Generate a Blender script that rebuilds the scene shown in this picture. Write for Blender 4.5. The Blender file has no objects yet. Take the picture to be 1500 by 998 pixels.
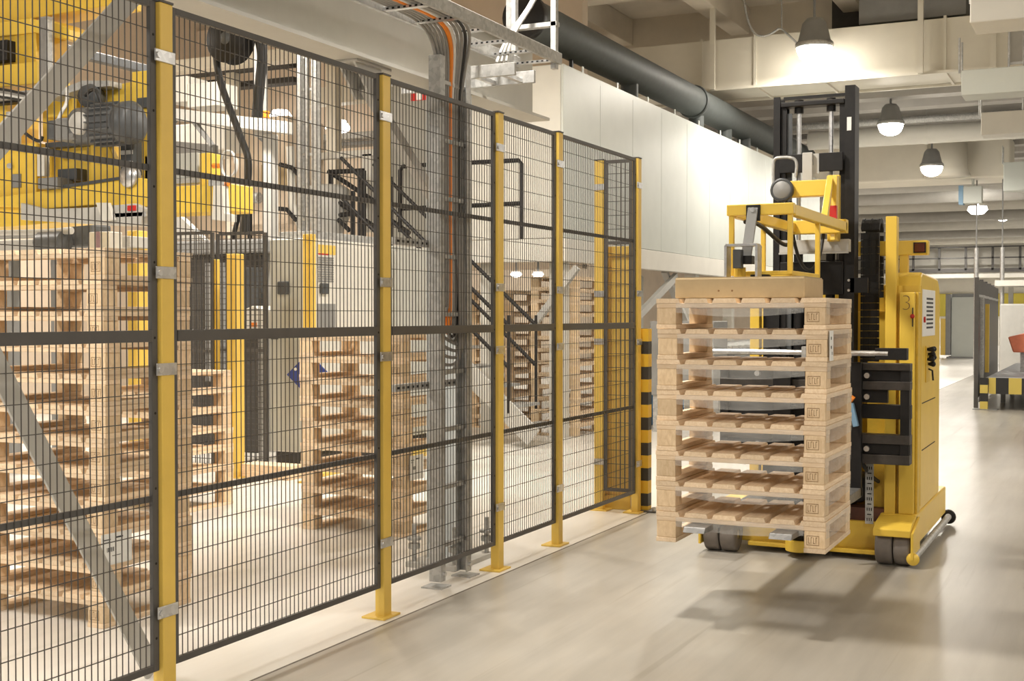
import bpy, math, random
from mathutils import Vector, Matrix
random.seed(7)
sc = bpy.context.scene
COL = sc.collection

# ---------------------------------------------------------------- camera
FPX, EYE = 1851.0, 1.43
YAW, PITCH = math.atan(885 / FPX), math.atan(38 / FPX)
cam = bpy.data.cameras.new('camera')
cam.sensor_fit = 'HORIZONTAL'; cam.sensor_width = 36.0; cam.lens = FPX / 1500 * 36
cam.clip_end = 300
camo = bpy.data.objects.new('camera', cam)
camo.location = (0, 0, EYE)
camo.rotation_euler = (math.pi / 2 - PITCH, 0, YAW)
COL.objects.link(camo); sc.camera = camo

# ---------------------------------------------------------------- world and exposure
w = bpy.data.worlds.new('world'); sc.world = w; w.use_nodes = True
bg = w.node_tree.nodes['Background']
bg.inputs[0].default_value = (1.0, 0.95, 0.87, 1); bg.inputs[1].default_value = 0.28
vs = sc.view_settings
vs.view_transform = 'Standard'; vs.look = 'None'; vs.gamma = 1.0; vs.use_curve_mapping = False
vs.exposure = 0.17
LAMP_W = 150.0

# ---------------------------------------------------------------- helpers
_fw = Vector((-math.sin(YAW) * math.cos(PITCH), math.cos(YAW) * math.cos(PITCH), -math.sin(PITCH)))
_rt = Vector((math.cos(YAW), math.sin(YAW), 0)); _up = _rt.cross(_fw)
def at(x, y, ax, v):
    """point of the photograph's pixel on the plane axis=v"""
    d = _fw * FPX + _rt * (x - 750) - _up * (y - 499)
    i = 'XYZ'.index(ax); c = Vector((0, 0, EYE))
    return c + d * ((v - c[i]) / d[i])

class MB:
    def __init__(s): s.v = []; s.f = []; s.sm = []
    def _add(s, vs_, fs, smooth=False):
        o = len(s.v); s.v += [tuple(p) for p in vs_]
        s.f += [tuple(i + o for i in f) for f in fs]; s.sm += [smooth] * len(fs)
        return s
    def box(s, x0, x1, y0, y1, z0, z1):
        if x0 > x1: x0, x1 = x1, x0
        if y0 > y1: y0, y1 = y1, y0
        if z0 > z1: z0, z1 = z1, z0
        vv = [(x0,y0,z0),(x1,y0,z0),(x1,y1,z0),(x0,y1,z0),(x0,y0,z1),(x1,y0,z1),(x1,y1,z1),(x0,y1,z1)]
        return s._add(vv, [(0,3,2,1),(4,5,6,7),(0,1,5,4),(1,2,6,5),(2,3,7,6),(3,0,4,7)])
    def cb(s, c, sx, sy, sz):
        return s.box(c[0]-sx/2, c[0]+sx/2, c[1]-sy/2, c[1]+sy/2, c[2]-sz/2, c[2]+sz/2)
    def bar(s, p0, p1, wd, ht, up=(0,0,1)):
        p0, p1 = Vector(p0), Vector(p1); d = (p1-p0).normalized(); u = Vector(up)
        if abs(d.dot(u)) > .98: u = Vector((0,1,0))
        a = d.cross(u).normalized(); b = a.cross(d).normalized()
        vv = []
        for p in (p0, p1):
            for i, j in ((-1,-1),(1,-1),(1,1),(-1,1)): vv.append(p + a*(i*wd/2) + b*(j*ht/2))
        return s._add(vv, [(0,1,2,3),(7,6,5,4),(0,4,5,1),(1,5,6,2),(2,6,7,3),(3,7,4,0)])
    def cyl(s, p0, p1, r, n=16, r2=None, caps=True):
        p0, p1 = Vector(p0), Vector(p1); d = (p1-p0).normalized()
        u = Vector((0,0,1)) if abs(d.z) < .9 else Vector((1,0,0))
        a = d.cross(u).normalized(); b = d.cross(a); r2 = r if r2 is None else r2
        vv = []
        for p, rr in ((p0, r), (p1, r2)):
            for k in range(n):
                t = 2*math.pi*k/n; vv.append(p + a*(rr*math.cos(t)) + b*(rr*math.sin(t)))
        s._add(vv, [(k, (k+1)%n, n+(k+1)%n, n+k) for k in range(n)], True)
        if caps:
            s._add(vv[:n], [tuple(range(n-1,-1,-1))]); s._add(vv[n:], [tuple(range(n))])
        return s
    def tube(s, pts, r, n=8, closed=False):
        pts = [Vector(p) for p in pts]; m = len(pts); vv = []; prev = None
        for i, p in enumerate(pts):
            d = (pts[min(i+1, m-1)] - pts[max(i-1, 0)]).normalized()
            if prev is None:
                u = Vector((0,0,1)) if abs(d.z) < .9 else Vector((1,0,0)); a = d.cross(u).normalized()
            else: a = (prev - d*prev.dot(d)).normalized()
            prev = a; b = d.cross(a)
            for k in range(n):
                t = 2*math.pi*k/n; vv.append(p + a*(r*math.cos(t)) + b*(r*math.sin(t)))
        fs = [(i*n+k, i*n+(k+1)%n, (i+1)*n+(k+1)%n, (i+1)*n+k) for i in range(m-1) for k in range(n)]
        s._add(vv, fs, True)
        s._add(vv[:n], [tuple(range(n-1,-1,-1))]); s._add(vv[-n:], [tuple(range(n))])
        return s
    def prism(s, poly, ax, a, b):
        """poly: 2D points in the plane of the other two axes, extruded along ax from a to b"""
        def P(u, v, t): return {'X': (t,u,v), 'Y': (u,t,v), 'Z': (u,v,t)}[ax]
        n = len(poly); vv = [P(u,v,a) for u,v in poly] + [P(u,v,b) for u,v in poly]
        fs = [tuple(range(n)), tuple(range(2*n-1, n-1, -1))] + [(k, n+k, n+(k+1)%n, (k+1)%n) for k in range(n)]
        return s._add(vv, fs)
    def lathe(s, prof, c, ax='Z', n=24):
        c = Vector(c); vv = []
        for r, h in prof:
            for k in range(n):
                t = 2*math.pi*k/n; q = (r*math.cos(t), r*math.sin(t), h)
                vv.append(c + Vector({'Z': q, 'Y': (q[0], q[2], q[1]), 'X': (q[2], q[0], q[1])}[ax]))
        m = len(prof)
        return s._add(vv, [(i*n+k, i*n+(k+1)%n, (i+1)*n+(k+1)%n, (i+1)*n+k) for i in range(m-1) for k in range(n)], True)
    def mesh(s, name):
        me = bpy.data.meshes.new(name); me.from_pydata(s.v, [], s.f)
        me.polygons.foreach_set('use_smooth', s.sm)
        import bmesh
        b = bmesh.new(); b.from_mesh(me); bmesh.ops.recalc_face_normals(b, faces=b.faces); b.to_mesh(me); b.free()
        return me
    def build(s, name, mat, parent=None, bevel=0, kind=None, label=None):
        o = bpy.data.objects.new(name, s.mesh(name)); COL.objects.link(o)
        o.data.materials.append(mat)
        if parent is not None:
            o.parent = parent; o.matrix_parent_inverse = Matrix.Translation(-WPOS[parent.name])
            WPOS[o.name] = WPOS[parent.name]
            if parent.type == 'MESH': o.matrix_parent_inverse = Matrix.Identity(4)
        else: WPOS[o.name] = Vector((0,0,0))
        if bevel:
            m = o.modifiers.new('bevel', 'BEVEL'); m.width = bevel; m.segments = 2; m.limit_method = 'ANGLE'
            m.harden_normals = False
        if kind: o['kind'] = kind
        if label: o['label'] = label
        return o
WPOS = {}
def thing(name, label, cat, loc=(0,0,0), group=None):
    o = bpy.data.objects.new(name, None); COL.objects.link(o); o.location = loc; o.empty_display_size = .1
    WPOS[o.name] = Vector(loc); o['label'] = label; o['category'] = cat
    if group: o['group'] = group
    return o
def tag(o, label, cat, group=None):
    o['label'] = label; o['category'] = cat
    if group: o['group'] = group
    return o
def struct(name, mb, mat, parent=None, bevel=0, label=None):
    o = mb.build(name, mat, parent, bevel)
    if parent is None: o['kind'] = 'structure'
    if label: o['label'] = label
    return o
def copy_tree(o, parent=None):
    c = o.copy(); COL.objects.link(c)
    if parent is not None: c.parent = parent
    for ch in o.children: copy_tree(ch, c)
    return c
def bez(p0, p1, p2, p3, n=14):
    p0, p1, p2, p3 = map(Vector, (p0, p1, p2, p3)); r = []
    for i in range(n+1):
        t = i/n; u = 1-t; r.append(p0*u**3 + p1*(3*u*u*t) + p2*(3*u*t*t) + p3*t**3)
    return r
ORD = ['first','second','third','fourth','fifth','sixth','seventh','eighth','ninth','tenth','eleventh','twelfth','thirteenth']

# ---------------------------------------------------------------- materials
def mat_base(name, rough=.5, metal=0.0, spec=.5):
    m = bpy.data.materials.new(name); m.use_nodes = True
    nt = m.node_tree; b = nt.nodes['Principled BSDF']
    b.inputs['Roughness'].default_value = rough; b.inputs['Metallic'].default_value = metal
    b.inputs['Specular IOR Level'].default_value = spec
    return m, nt, b
def ramp(nt, c0, c1, p0=.3, p1=.7):
    r = nt.nodes.new('ShaderNodeValToRGB')
    r.color_ramp.elements[0].color = (*c0, 1); r.color_ramp.elements[1].color = (*c1, 1)
    r.color_ramp.elements[0].position = p0; r.color_ramp.elements[1].position = p1
    return r
def noise(nt, scale, detail=4, rough=.6, stretch=None, coord='Object'):
    tc = nt.nodes.new('ShaderNodeTexCoord'); n = nt.nodes.new('ShaderNodeTexNoise')
    n.inputs['Scale'].default_value = scale; n.inputs['Detail'].default_value = detail; n.inputs['Roughness'].default_value = rough
    if stretch:
        mp = nt.nodes.new('ShaderNodeMapping'); mp.inputs['Scale'].default_value = stretch
        nt.links.new(tc.outputs[coord], mp.inputs['Vector']); nt.links.new(mp.outputs[0], n.inputs['Vector'])
    else: nt.links.new(tc.outputs[coord], n.inputs['Vector'])
    return n
def bump(nt, b, src, strength=.1, dist=.01):
    bm = nt.nodes.new('ShaderNodeBump'); bm.inputs['Strength'].default_value = strength; bm.inputs['Distance'].default_value = dist
    nt.links.new(src, bm.inputs['Height']); nt.links.new(bm.outputs[0], b.inputs['Normal'])
def paint(name, col, var=.08, scale=6, rough=.45, metal=0, spec=.5, bmp=.02):
    m, nt, b = mat_base(name, rough, metal, spec)
    n = noise(nt, scale, 5, .6)
    lo = tuple(max(0, c*(1-var)) for c in col); hi = tuple(min(1, c*(1+var)) for c in col)
    r = ramp(nt, lo, hi); nt.links.new(n.outputs['Fac'], r.inputs[0]); nt.links.new(r.outputs[0], b.inputs['Base Color'])
    if bmp: bump(nt, b, n.outputs['Fac'], bmp, .01)
    return m
def emis(name, col, s):
    m = bpy.data.materials.new(name); m.use_nodes = True; nt = m.node_tree
    b = nt.nodes['Principled BSDF']; b.inputs['Base Color'].default_value = (*col, 1)
    b.inputs['Emission Color'].default_value = (*col, 1); b.inputs['Emission Strength'].default_value = s
    return m
def wood(name, lo, hi, stretch, rough=.65):
    m, nt, b = mat_base(name, rough, 0, .3)
    tc = nt.nodes.new('ShaderNodeTexCoord'); oi = nt.nodes.new('ShaderNodeObjectInfo')
    add = nt.nodes.new('ShaderNodeVectorMath'); add.operation = 'ADD'
    mul = nt.nodes.new('ShaderNodeVectorMath'); mul.operation = 'SCALE'; mul.inputs['Scale'].default_value = 37
    cmb = nt.nodes.new('ShaderNodeCombineXYZ')
    for i in range(3): nt.links.new(oi.outputs['Random'], cmb.inputs[i])
    nt.links.new(cmb.outputs[0], mul.inputs[0]); nt.links.new(tc.outputs['Object'], add.inputs[0]); nt.links.new(mul.outputs[0], add.inputs[1])
    mp = nt.nodes.new('ShaderNodeMapping'); mp.inputs['Scale'].default_value = stretch
    nt.links.new(add.outputs[0], mp.inputs['Vector'])
    n = nt.nodes.new('ShaderNodeTexNoise'); n.inputs['Scale'].default_value = 9; n.inputs['Detail'].default_value = 6; n.inputs['Roughness'].default_value = .65
    n.inputs['Distortion'].default_value = .6
    nt.links.new(mp.outputs[0], n.inputs['Vector'])
    r = ramp(nt, lo, hi, .32, .68); nt.links.new(n.outputs['Fac'], r.inputs[0])
    hs = nt.nodes.new('ShaderNodeHueSaturation')
    mr = nt.nodes.new('ShaderNodeMapRange'); mr.inputs['To Min'].default_value = .84; mr.inputs['To Max'].default_value = 1.12
    nt.links.new(oi.outputs['Random'], mr.inputs['Value']); nt.links.new(mr.outputs[0], hs.inputs['Value'])
    nt.links.new(r.outputs[0], hs.inputs['Color']); nt.links.new(hs.outputs[0], b.inputs['Base Color'])
    bump(nt, b, n.outputs['Fac'], .15, .004)
    return m
def galv(name, lo, hi, rough=.42, metal=.7):
    m, nt, b = mat_base(name, rough, metal)
    tc = nt.nodes.new('ShaderNodeTexCoord'); v = nt.nodes.new('ShaderNodeTexVoronoi'); v.inputs['Scale'].default_value = 45
    n = noise(nt, 14, 4)
    mx = nt.nodes.new('ShaderNodeMix'); mx.data_type = 'FLOAT'; mx.inputs[0].default_value = .5
    nt.links.new(tc.outputs['Object'], v.inputs['Vector'])
    nt.links.new(v.outputs['Color'], mx.inputs[2]); nt.links.new(n.outputs['Fac'], mx.inputs[3])
    r = ramp(nt, lo, hi, .25, .75); nt.links.new(mx.outputs[0], r.inputs[0]); nt.links.new(r.outputs[0], b.inputs['Base Color'])
    return m
def floor_mat(name, lo, hi, rough, scuff):
    m, nt, b = mat_base(name, rough, 0, .5)
    n = noise(nt, .38, 4, .5); n2 = noise(nt, 6, 5, .6, (1, .09, 1)); n3 = noise(nt, 1.6, 3, .5)
    r = ramp(nt, lo, hi, .3, .7); nt.links.new(n.outputs['Fac'], r.inputs[0])
    r2 = ramp(nt, (scuff,)*3, (1, 1, 1), .38, .62); nt.links.new(n2.outputs['Fac'], r2.inputs[0])
    mx = nt.nodes.new('ShaderNodeMix'); mx.data_type = 'RGBA'; mx.blend_type = 'MULTIPLY'; mx.inputs[0].default_value = 1
    nt.links.new(r.outputs[0], mx.inputs[6]); nt.links.new(r2.outputs[0], mx.inputs[7]); nt.links.new(mx.outputs[2], b.inputs['Base Color'])
    n4 = noise(nt, 14, 3, .5, (1, .025, 1)); r4 = ramp(nt, (.80, .78, .75), (1, 1, 1), .30, .36)
    mx2 = nt.nodes.new('ShaderNodeMix'); mx2.data_type = 'RGBA'; mx2.blend_type = 'MULTIPLY'; mx2.inputs[0].default_value = .8
    nt.links.new(n4.outputs['Fac'], r4.inputs[0]); nt.links.new(mx.outputs[2], mx2.inputs[6]); nt.links.new(r4.outputs[0], mx2.inputs[7]); nt.links.new(mx2.outputs[2], b.inputs['Base Color'])
    rr = nt.nodes.new('ShaderNodeMapRange'); rr.inputs['To Min'].default_value = rough; rr.inputs['To Max'].default_value = rough*1.2
    nt.links.new(n3.outputs['Fac'], rr.inputs['Value']); nt.links.new(rr.outputs[0], b.inputs['Roughness'])
    return m
M = {}
M['floor_aisle'] = floor_mat('aisle epoxy', (.355,.32,.265), (.47,.45,.41), .283, .84)
M['floor_cell'] = floor_mat('cell epoxy', (.78,.75,.69), (.86,.83,.78), .3, .94)
M['seam'] = paint('seam dirt', (.16,.14,.115), .3, 20, .8)
M['yellow'] = paint('fence yellow', (.80,.55,.11), .04, 8, .38)
M['tyellow'] = paint('truck yellow', (.82,.56,.075), .04, 5, .36)
M['tyellow_d'] = paint('deep yellow', (.70,.46,.05), .12, 12, .45)  # deeper, more mottled yellow for rear and secondary parts
M['fgrey'] = paint('fence grey', (.085,.08,.076), .08, 10, .45)
M['wire'] = paint('wire grey', (.075,.068,.062), .05, 10, .5, bmp=0)
M['black'] = paint('black paint', (.015,.014,.014), .25, 14, .5, spec=.3)
M['rubber'] = paint('black rubber', (.022,.022,.023), .2, 20, .7)
M['wheel'] = paint('grey polyurethane', (.19,.165,.145), .1, 25, .65)
M['steel'] = galv('bright steel', (.50,.50,.50), (.70,.70,.70), .3, .85)
M['galv'] = galv('galvanised steel', (.36,.36,.35), (.54,.54,.525), .5, .4)
M['grey'] = paint('light grey paint', (.50,.49,.46), .05, 6, .45)
M['mgrey'] = paint('mid grey paint', (.25,.25,.245), .07, 6, .45)
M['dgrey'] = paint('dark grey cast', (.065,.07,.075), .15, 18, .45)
M['motor'] = paint('motor grey', (.10,.105,.11), .15, 20, .4)
M['white'] = paint('white panel', (.54,.565,.525), .03, 3, .4)
M['offwhite'] = paint('off white', (.68,.66,.60), .04, 3, .5)
M['cab'] = paint('cabinet grey', (.46,.46,.42), .04, 4, .5)
M['beige'] = paint('beige wall', (.72,.60,.47), .05, 2, .7)
M['conc'] = paint('painted concrete', (.74,.67,.56), .08, 1.3, .8, bmp=.05)
M['duct'] = paint('painted duct', (.74,.70,.60), .04, 2, .5)
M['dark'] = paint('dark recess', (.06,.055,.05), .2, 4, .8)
M['pipe'] = paint('dark green grey pipe', (.075,.085,.083), .12, 10, .6)
M['orange'] = paint('orange cable', (.85,.25,.02), .05, 20, .5)
M['cable'] = paint('grey cable', (.27,.26,.245), .1, 30, .5)
M['bcable'] = paint('black cable', (.02,.02,.02), .1, 30, .5)
M['wcable'] = paint('white cable', (.7,.7,.68), .05, 30, .5)
M['red'] = paint('red', (.55,.02,.015), .08, 10, .4)
M['orange_p'] = paint('salmon plastic', (.75,.22,.12), .08, 10, .5)
M['teal'] = paint('bin blue', (.02,.12,.26), .1, 10, .5)
M['blue'] = paint('blue', (.035,.06,.28), .1, 10, .5)
M['lblue'] = paint('pale blue', (.22,.38,.55), .1, 10, .5)
M['olive'] = paint('olive paint', (.30,.24,.02), .06, 2, .6)
M['paper'] = paint('paper', (.80,.80,.78), .03, 8, .7)
M['ink'] = paint('ink', (.03,.03,.035), .1, 30, .7)
M['stamp'] = paint('burnt stamp', (.25,.14,.06), .3, 60, .8)
M['card'] = paint('cardboard', (.47,.36,.21), .06, 12, .8, bmp=.06)
M['brownlens'] = paint('dark red lens', (.09,.02,.008), .3, 10, .15)
M['hole'] = paint('hole black', (.008,.008,.008), .1, 10, .8)
M['wood_x'] = wood('pine along width', (.70,.52,.34), (.86,.69,.50), (1.2, 9, 9))
M['wood_y'] = wood('pine along depth', (.72,.54,.35), (.87,.70,.51), (9, 1.2, 9))
M['wood_b'] = wood('pine block', (.66,.48,.29), (.82,.64,.43), (6, 6, 2.5))
M['lens'] = emis('lamp glass', (1, .93, .82), 32)
M['glow'] = emis('small lamp', (1, .95, .88), 6)
M['chev'] = None
M['glow'] = emis('small lamp', (1, .95, .88), 5)
def stripes(name, c1, c2, ax, period, off=0):
    m, nt, b = mat_base(name, .45)
    tc = nt.nodes.new('ShaderNodeTexCoord'); sp = nt.nodes.new('ShaderNodeSeparateXYZ')
    nt.links.new(tc.outputs['Object'], sp.inputs[0])
    ad = nt.nodes.new('ShaderNodeMath'); ad.operation = 'ADD'; ad.inputs[1].default_value = off + 100*period
    mo = nt.nodes.new('ShaderNodeMath'); mo.operation = 'MODULO'; mo.inputs[1].default_value = period
    gt = nt.nodes.new('ShaderNodeMath'); gt.operation = 'GREATER_THAN'; gt.inputs[1].default_value = period/2
    nt.links.new(sp.outputs['XYZ'.index(ax)], ad.inputs[0]); nt.links.new(ad.outputs[0], mo.inputs[0]); nt.links.new(mo.outputs[0], gt.inputs[0])
    mx = nt.nodes.new('ShaderNodeMix'); mx.data_type = 'RGBA'
    mx.inputs[6].default_value = (*c1, 1); mx.inputs[7].default_value = (*c2, 1)
    nt.links.new(gt.outputs[0], mx.inputs[0]); nt.links.new(mx.outputs[2], b.inputs['Base Color'])
    return m
M['stripe_z'] = stripes('hazard stripes upright', (.78,.50,.05), (.05,.048,.045), 'Z', .184, .052)
M['stripe_x'] = stripes('hazard stripes along', (.70,.55,.12), (.02,.02,.02), 'X', .36)
M['ventlines'] = stripes('vent lines', (.42,.42,.40), (.12,.12,.12), 'Z', .05)

# ================================================================ SETTING
XF = -3.118                                             # line of the safety fence
# floor: bright cell floor and duller aisle floor meet at a seam beside the fence
struct('floor', MB().box(-3.028, 12, -6, 64, -.1, 0), M['floor_aisle'], label='glossy grey-beige epoxy floor of the aisle')
struct('floor_cell', MB().box(-22, -3.042, -6, 64, -.1, 0), M['floor_cell'], label='bright white epoxy floor behind the fence')
s = MB(); s.box(-3.042, -3.028, -6, 64, -.1, -.001)
struct('trim_1', s, M['seam'], label='dark joint line in the floor beside the fence')
# walls
struct('wall_back', MB().box(-22, 12, 62, 62.3, 0, 7), M['offwhite'])
struct('wall_right', MB().box(10, 10.3, 4, 62, 0, 7.1), M['offwhite'])
struct('wall_left', MB().box(-14.3, -14, 2, 62, 0, 7.1), M['beige'])
s = MB(); s.box(-14, -7.0, 17.0, 17.2, 2.1, 6.2)
struct('wall_partition', s, M['beige'], label='beige partition wall above the conveyor level')
o = MB().box(-22, 12, 61.9, 62, 1.35, 2.4); struct('trim_2', o, M['olive'], label='olive green band along the far wall')
# ceiling: painted concrete slab near, ribs and beams; corrugated metal deck beyond
ZC = 6.9
struct('ceiling', MB().box(-14, 10, -4, 22.2, ZC, ZC+.2), M['conc'])
rc = MB()
def ceil_beam(x0, x1, y0, y1, z0, z1, name='ceiling_beam'):
    return struct(name, MB().box(x0, x1, y0, y1, z0, z1), M['conc'], bevel=.015)
for x in (-12.6, -10.4, -8.3, -6.1, -3.95, -1.9, .3):
    ceil_beam(x-.17, x+.17, -4, 22.2, 6.42, ZC)
ceil_beam(-14, 8, 22.2, 22.7, 5.5, 7.1); ceil_beam(-14, 8, 17.9, 18.25, 6.2, 6.42); ceil_beam(-14, 8, 13.2, 13.55, 6.2, 6.42); ceil_beam(-14, 8, 8.4, 8.75, 6.2, 6.42)
# corrugated deck: trapezoid ribs across the hall
dk = []; y = 23.1
while y < 62:
    dk += [(y, 5.75), (y+.35, 5.75), (y+.45, 5.35), (y+.85, 5.35), (y+.95, 5.75)]; y += 1.3
poly = dk + [(62, 5.75), (62, 6.0), (22.7, 6.0), (22.7, 5.75)]
struct('ceiling_deck', MB().prism(poly, 'X', -14, 10), paint('roof deck grey', (.44,.42,.39), .06, 3, .5), label='ribbed metal roof deck in the far hall')

# ================================================================ LAMPS
def dome_lamp(p, label, group='dome lamps in a row over the aisle', k=1.0):
    x, y, z = p
    S = lambda pr: [(a*k, b*k) for a, b in pr]
    t = thing('dome_lamp', label, 'lamp', (x, y, z), group)
    MB().lathe(S([(0.001, .36), (.10, .36), (.15, .30), (.205, .08), (.235, .05), (.235, .0), (.225, 0)]), p).build('housing', M['mgrey'], t)
    MB().lathe(S([(.228, .045), (.24, .045), (.24, -.012), (.228, -.012)]), p, n=28).build('rim', M['steel'], t)
    MB().lathe(S([(.222, 0), (.215, -.06), (.185, -.13), (.13, -.18), (.06, -.205), (0.001, -.21)]), p, n=28).build('glass_dome', M['lens'], t)
    MB().cyl((x, y, z+.35*k), (x, y, ZC if y < 22 else 5.35), .02, 8).build('suspension_rod', M['mgrey'], t)
    L = bpy.data.lights.new('lamp_light', 'AREA'); L.shape = 'DISK'; L.size = .42*k; L.energy = LAMP_W; L.color = (1, .935, .84)
    lo = bpy.data.objects.new('lamp_light', L); COL.objects.link(lo); lo.location = (x, y, z-.225*k); 
    return t
dome_lamp((-4.2, 19.5, 5.52), 'largest glowing dome lamp, in front of the big air duct', k=1.2)
dome_lamp((-3.73, 23.75, 4.89), 'middle glowing dome lamp of the three hanging over the aisle')
dome_lamp((-3.5, 27.6, 4.52), 'smallest and farthest glowing dome lamp over the aisle')
dome_lamp((-3.3, 11.0, 4.8), 'dome lamp above the fence corner, over the picture edge')
dome_lamp((-3.1, 5.9, 4.8), 'dome lamp above the near fence, over the picture edge')
for i, (x, y) in enumerate([(-7.2, 1.6), (-7.2, 9.6), (4.6, 1.0), (4.6, 10.4), (4.2, 16.2), (3.2, 23.75), (-3.5, 35.45), (-3.5, 45.85), (-12.3, 12.0), (-10.5, 23.75), (-10.5, 31.55), (-11.6, 7.4), (-3.5, 53.65), (2.5, 31.55), (2.5, 40.65), (-3.2, .4), (1.8, -1.0), (-7.0, 58.8), (-2.0, 58.8)]):  # the gallery, far-wall and right far-hall lamps are added to brighten that end
    dome_lamp((x, y, 4.8), ['dome lamp over the gripper', 'dome lamp over the control cabinets', 'dome lamp beside the aisle, nearest', 'dome lamp right of the truck',
        'dome lamp right of the large duct', 'dome lamp right of the far table', 'dome lamp far down the aisle', 'dome lamp at the far wall end',
        'dome lamp beside the left wall above the mezzanine', 'dome lamp behind the white enclosure', 'dome lamp far behind the white enclosure', 'dome lamp by the left wall', 'added dome lamp before the gallery', 'added dome lamp right in the far hall', 'added dome lamp rightmost in the far hall', 'dome lamp behind the camera on the left', 'dome lamp behind the camera on the right', 'added dome lamp before the far wall, left', 'added dome lamp before the far wall, right'][i], 'dome lamps of the other rows')

# ================================================================ SAFETY FENCE
POSTS = [2.0, 3.587, 5.11, 6.33, 7.17, 8.60]
PW, PD, FT = .068, .05, 2.55                            # post size along y, along x, height
CLIPS = (2.356, 1.581, 1.233, .357)
plab = ['yellow fence post outside the left edge', 'yellow fence post nearest the camera, left of the others', 'yellow fence post between the leftmost pair of full panels',
        'yellow fence post just right of the galvanised cable ladder', 'yellow fence post fourth from the left, second-last before the corner', 'yellow corner post beside the black and yellow striped bollard']
for i, y in enumerate(POSTS):
    t = thing('fence_post', plab[i], 'post', (XF, y, 0), 'yellow safety fence posts')
    MB().box(XF-PD/2, XF+PD/2, y-PW/2, y+PW/2, .006, FT).build('pole', M['yellow'], t, .004)
    MB().box(XF-.075, XF+.05, y-.075, y+.075, 0, .01).build('base_plate', M['yellow'], t, .002)
    MB().box(XF-PD/2-.002, XF+PD/2+.002, y-PW/2-.002, y+PW/2+.002, FT, FT+.008).build('cap', M['fgrey'], t)
    for z in CLIPS:
        if i == 0: break
        MB().box(XF+PD/2, XF+PD/2+.006, y-PW/2-.032, y+PW/2+.006, z-.022, z+.022).build('clip', M['steel'], t, .002)
    for z in CLIPS:
        if i == 0: break
        MB().cyl((XF+PD/2+.006, y-PW/2-.018, z), (XF+PD/2+.014, y-PW/2-.018, z), .012, 8).build('bolt', M['steel'], t)
def fence_panel(y0, y1, label, x=XF, z0=.143, z1=FT, grp='grey mesh panels of the safety fence', n=None):
    t = thing('mesh_fence', label, 'fence', (x, (y0+y1)/2, z0), grp)
    fw, th = .03, .018
    for a, b in ((y0, y0+fw), (y1-fw, y1)):
        q = MB().box(x-th/2, x+th/2, a, b, z0, z1).build('stile', M['fgrey'], t, .002)
    h = MB()
    for k in range(9):
        z = z0 + .12 + k*(z1-z0-.24)/8
        h.cyl((x+th/2-.001, y1-fw/2, z), (x+th/2+.0008, y1-fw/2, z), .005, 8)
    h.build('bolt_hole', M['hole'], q)
    for z, hh in ((z0+.012, .024), (z1-.012, .024)):
        MB().box(x-th/2, x+th/2, y0+fw, y1-fw, z-hh/2, z+hh/2).build('rail', M['fgrey'], t, .002)
    MB().box(x-th/2, x+th/2+.004, y0+fw, y1-fw, 1.332, 1.374).build('middle_rail', M['fgrey'], t, .002)
    for z in (.767, 1.956):
        MB().box(x-th/2-.004, x-.002, y0+fw, y1-fw, z-.011, z+.011).build('cross_rail', M['fgrey'], t)
    m = MB(); W = .0015
    k = int(round((y1-y0-2*fw)/.0298))
    for j in range(1, k):
        y = y0+fw + j*(y1-y0-2*fw)/k
        m.box(x-W, x+W, y-W, y+W, z0+.02, z1-.02)
    for j in range(1, 24):
        z = z0 + j*(z1-z0)/24
        m.box(x-.003-W, x-.003+W, y0+.02, y1-.02, z-W, z+W)
    m.build('wire_mesh', M['wire'], t, kind='stuff')
    return t
lab = ['mesh fence panel at the left edge, in front of the yellow gripper', 'wide mesh fence panel in front of the control cabinets',
       'mesh fence panel crossed by the galvanised cable ladder', 'narrowest mesh fence panel, between two yellow posts', 'last mesh fence panel before the striped corner bollard']
for i in range(5):
    fence_panel(POSTS[i]+PW/2+.004, POSTS[i+1]-PW/2-.004, lab[i])
# short return at the corner: post, narrow mesh panel above, yellow guard box
xr = -3.40; yr = 8.60
t = thing('fence_post', 'yellow fence post behind the corner, beside the tall yellow guard box', 'post', (xr, yr, 0), 'yellow safety fence posts')
MB().box(xr-.034, xr+.034, yr-.025, yr+.025, .006, FT).build('pole', M['yellow'], t, .004)
MB().box(xr-.075, xr+.075, yr-.06, yr+.06, 0, .01).build('base_plate', M['yellow'], t)
MB().box(xr-.036, xr+.036, yr-.027, yr+.027, FT, FT+.008).build('cap', M['fgrey'], t)
for z in CLIPS:
    MB().box(xr-.036, xr+.04, yr-.031, yr-.025, z-.022, z+.022).build('clip', M['steel'], t)
t = thing('mesh_fence', 'narrow dark mesh panel with wide openings at the fence corner', 'fence', (-3.26, yr, .143), 'grey mesh panels of the safety fence')
a, b = xr+.036, XF-.03
for u in (a+.012, b-.012): MB().box(u-.012, u+.012, yr-.009, yr+.009, .143, FT).build('stile', M['fgrey'], t)
for z in (.155, 1.95, FT-.012): MB().box(a+.024, b-.024, yr-.009, yr+.009, z-.012, z+.012).build('rail', M['fgrey'], t)
m = MB()
for j in range(1, 5):
    u = a+.024 + j*(b-a-.048)/5; m.box(u-.002, u+.002, yr-.002, yr+.002, .15, FT-.02)
for j in range(1, 24):
    z = .143 + j*.1003; m.box(a+.02, b-.02, yr-.006, yr-.002, z-.002, z+.002)
m.build('wire_mesh', M['wire'], t, kind='stuff')
t = thing('guard_column', 'tall plain yellow sheet steel guard box behind the fence corner', 'guard column', (-3.32, 8.75, 0))
MB().box(-3.43, -3.19, 8.70, 8.83, .10, 1.93).build('cover', M['yellow'], t, .006)
MB().box(-3.445, -3.41, 8.68, 8.705, .10, 1.93).build('edge_strip', M['yellow'], t, .003)
MB().box(-3.47, -3.19, 8.67, 8.87, 0, .10).build('foot', M['yellow'], t, .004)
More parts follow.
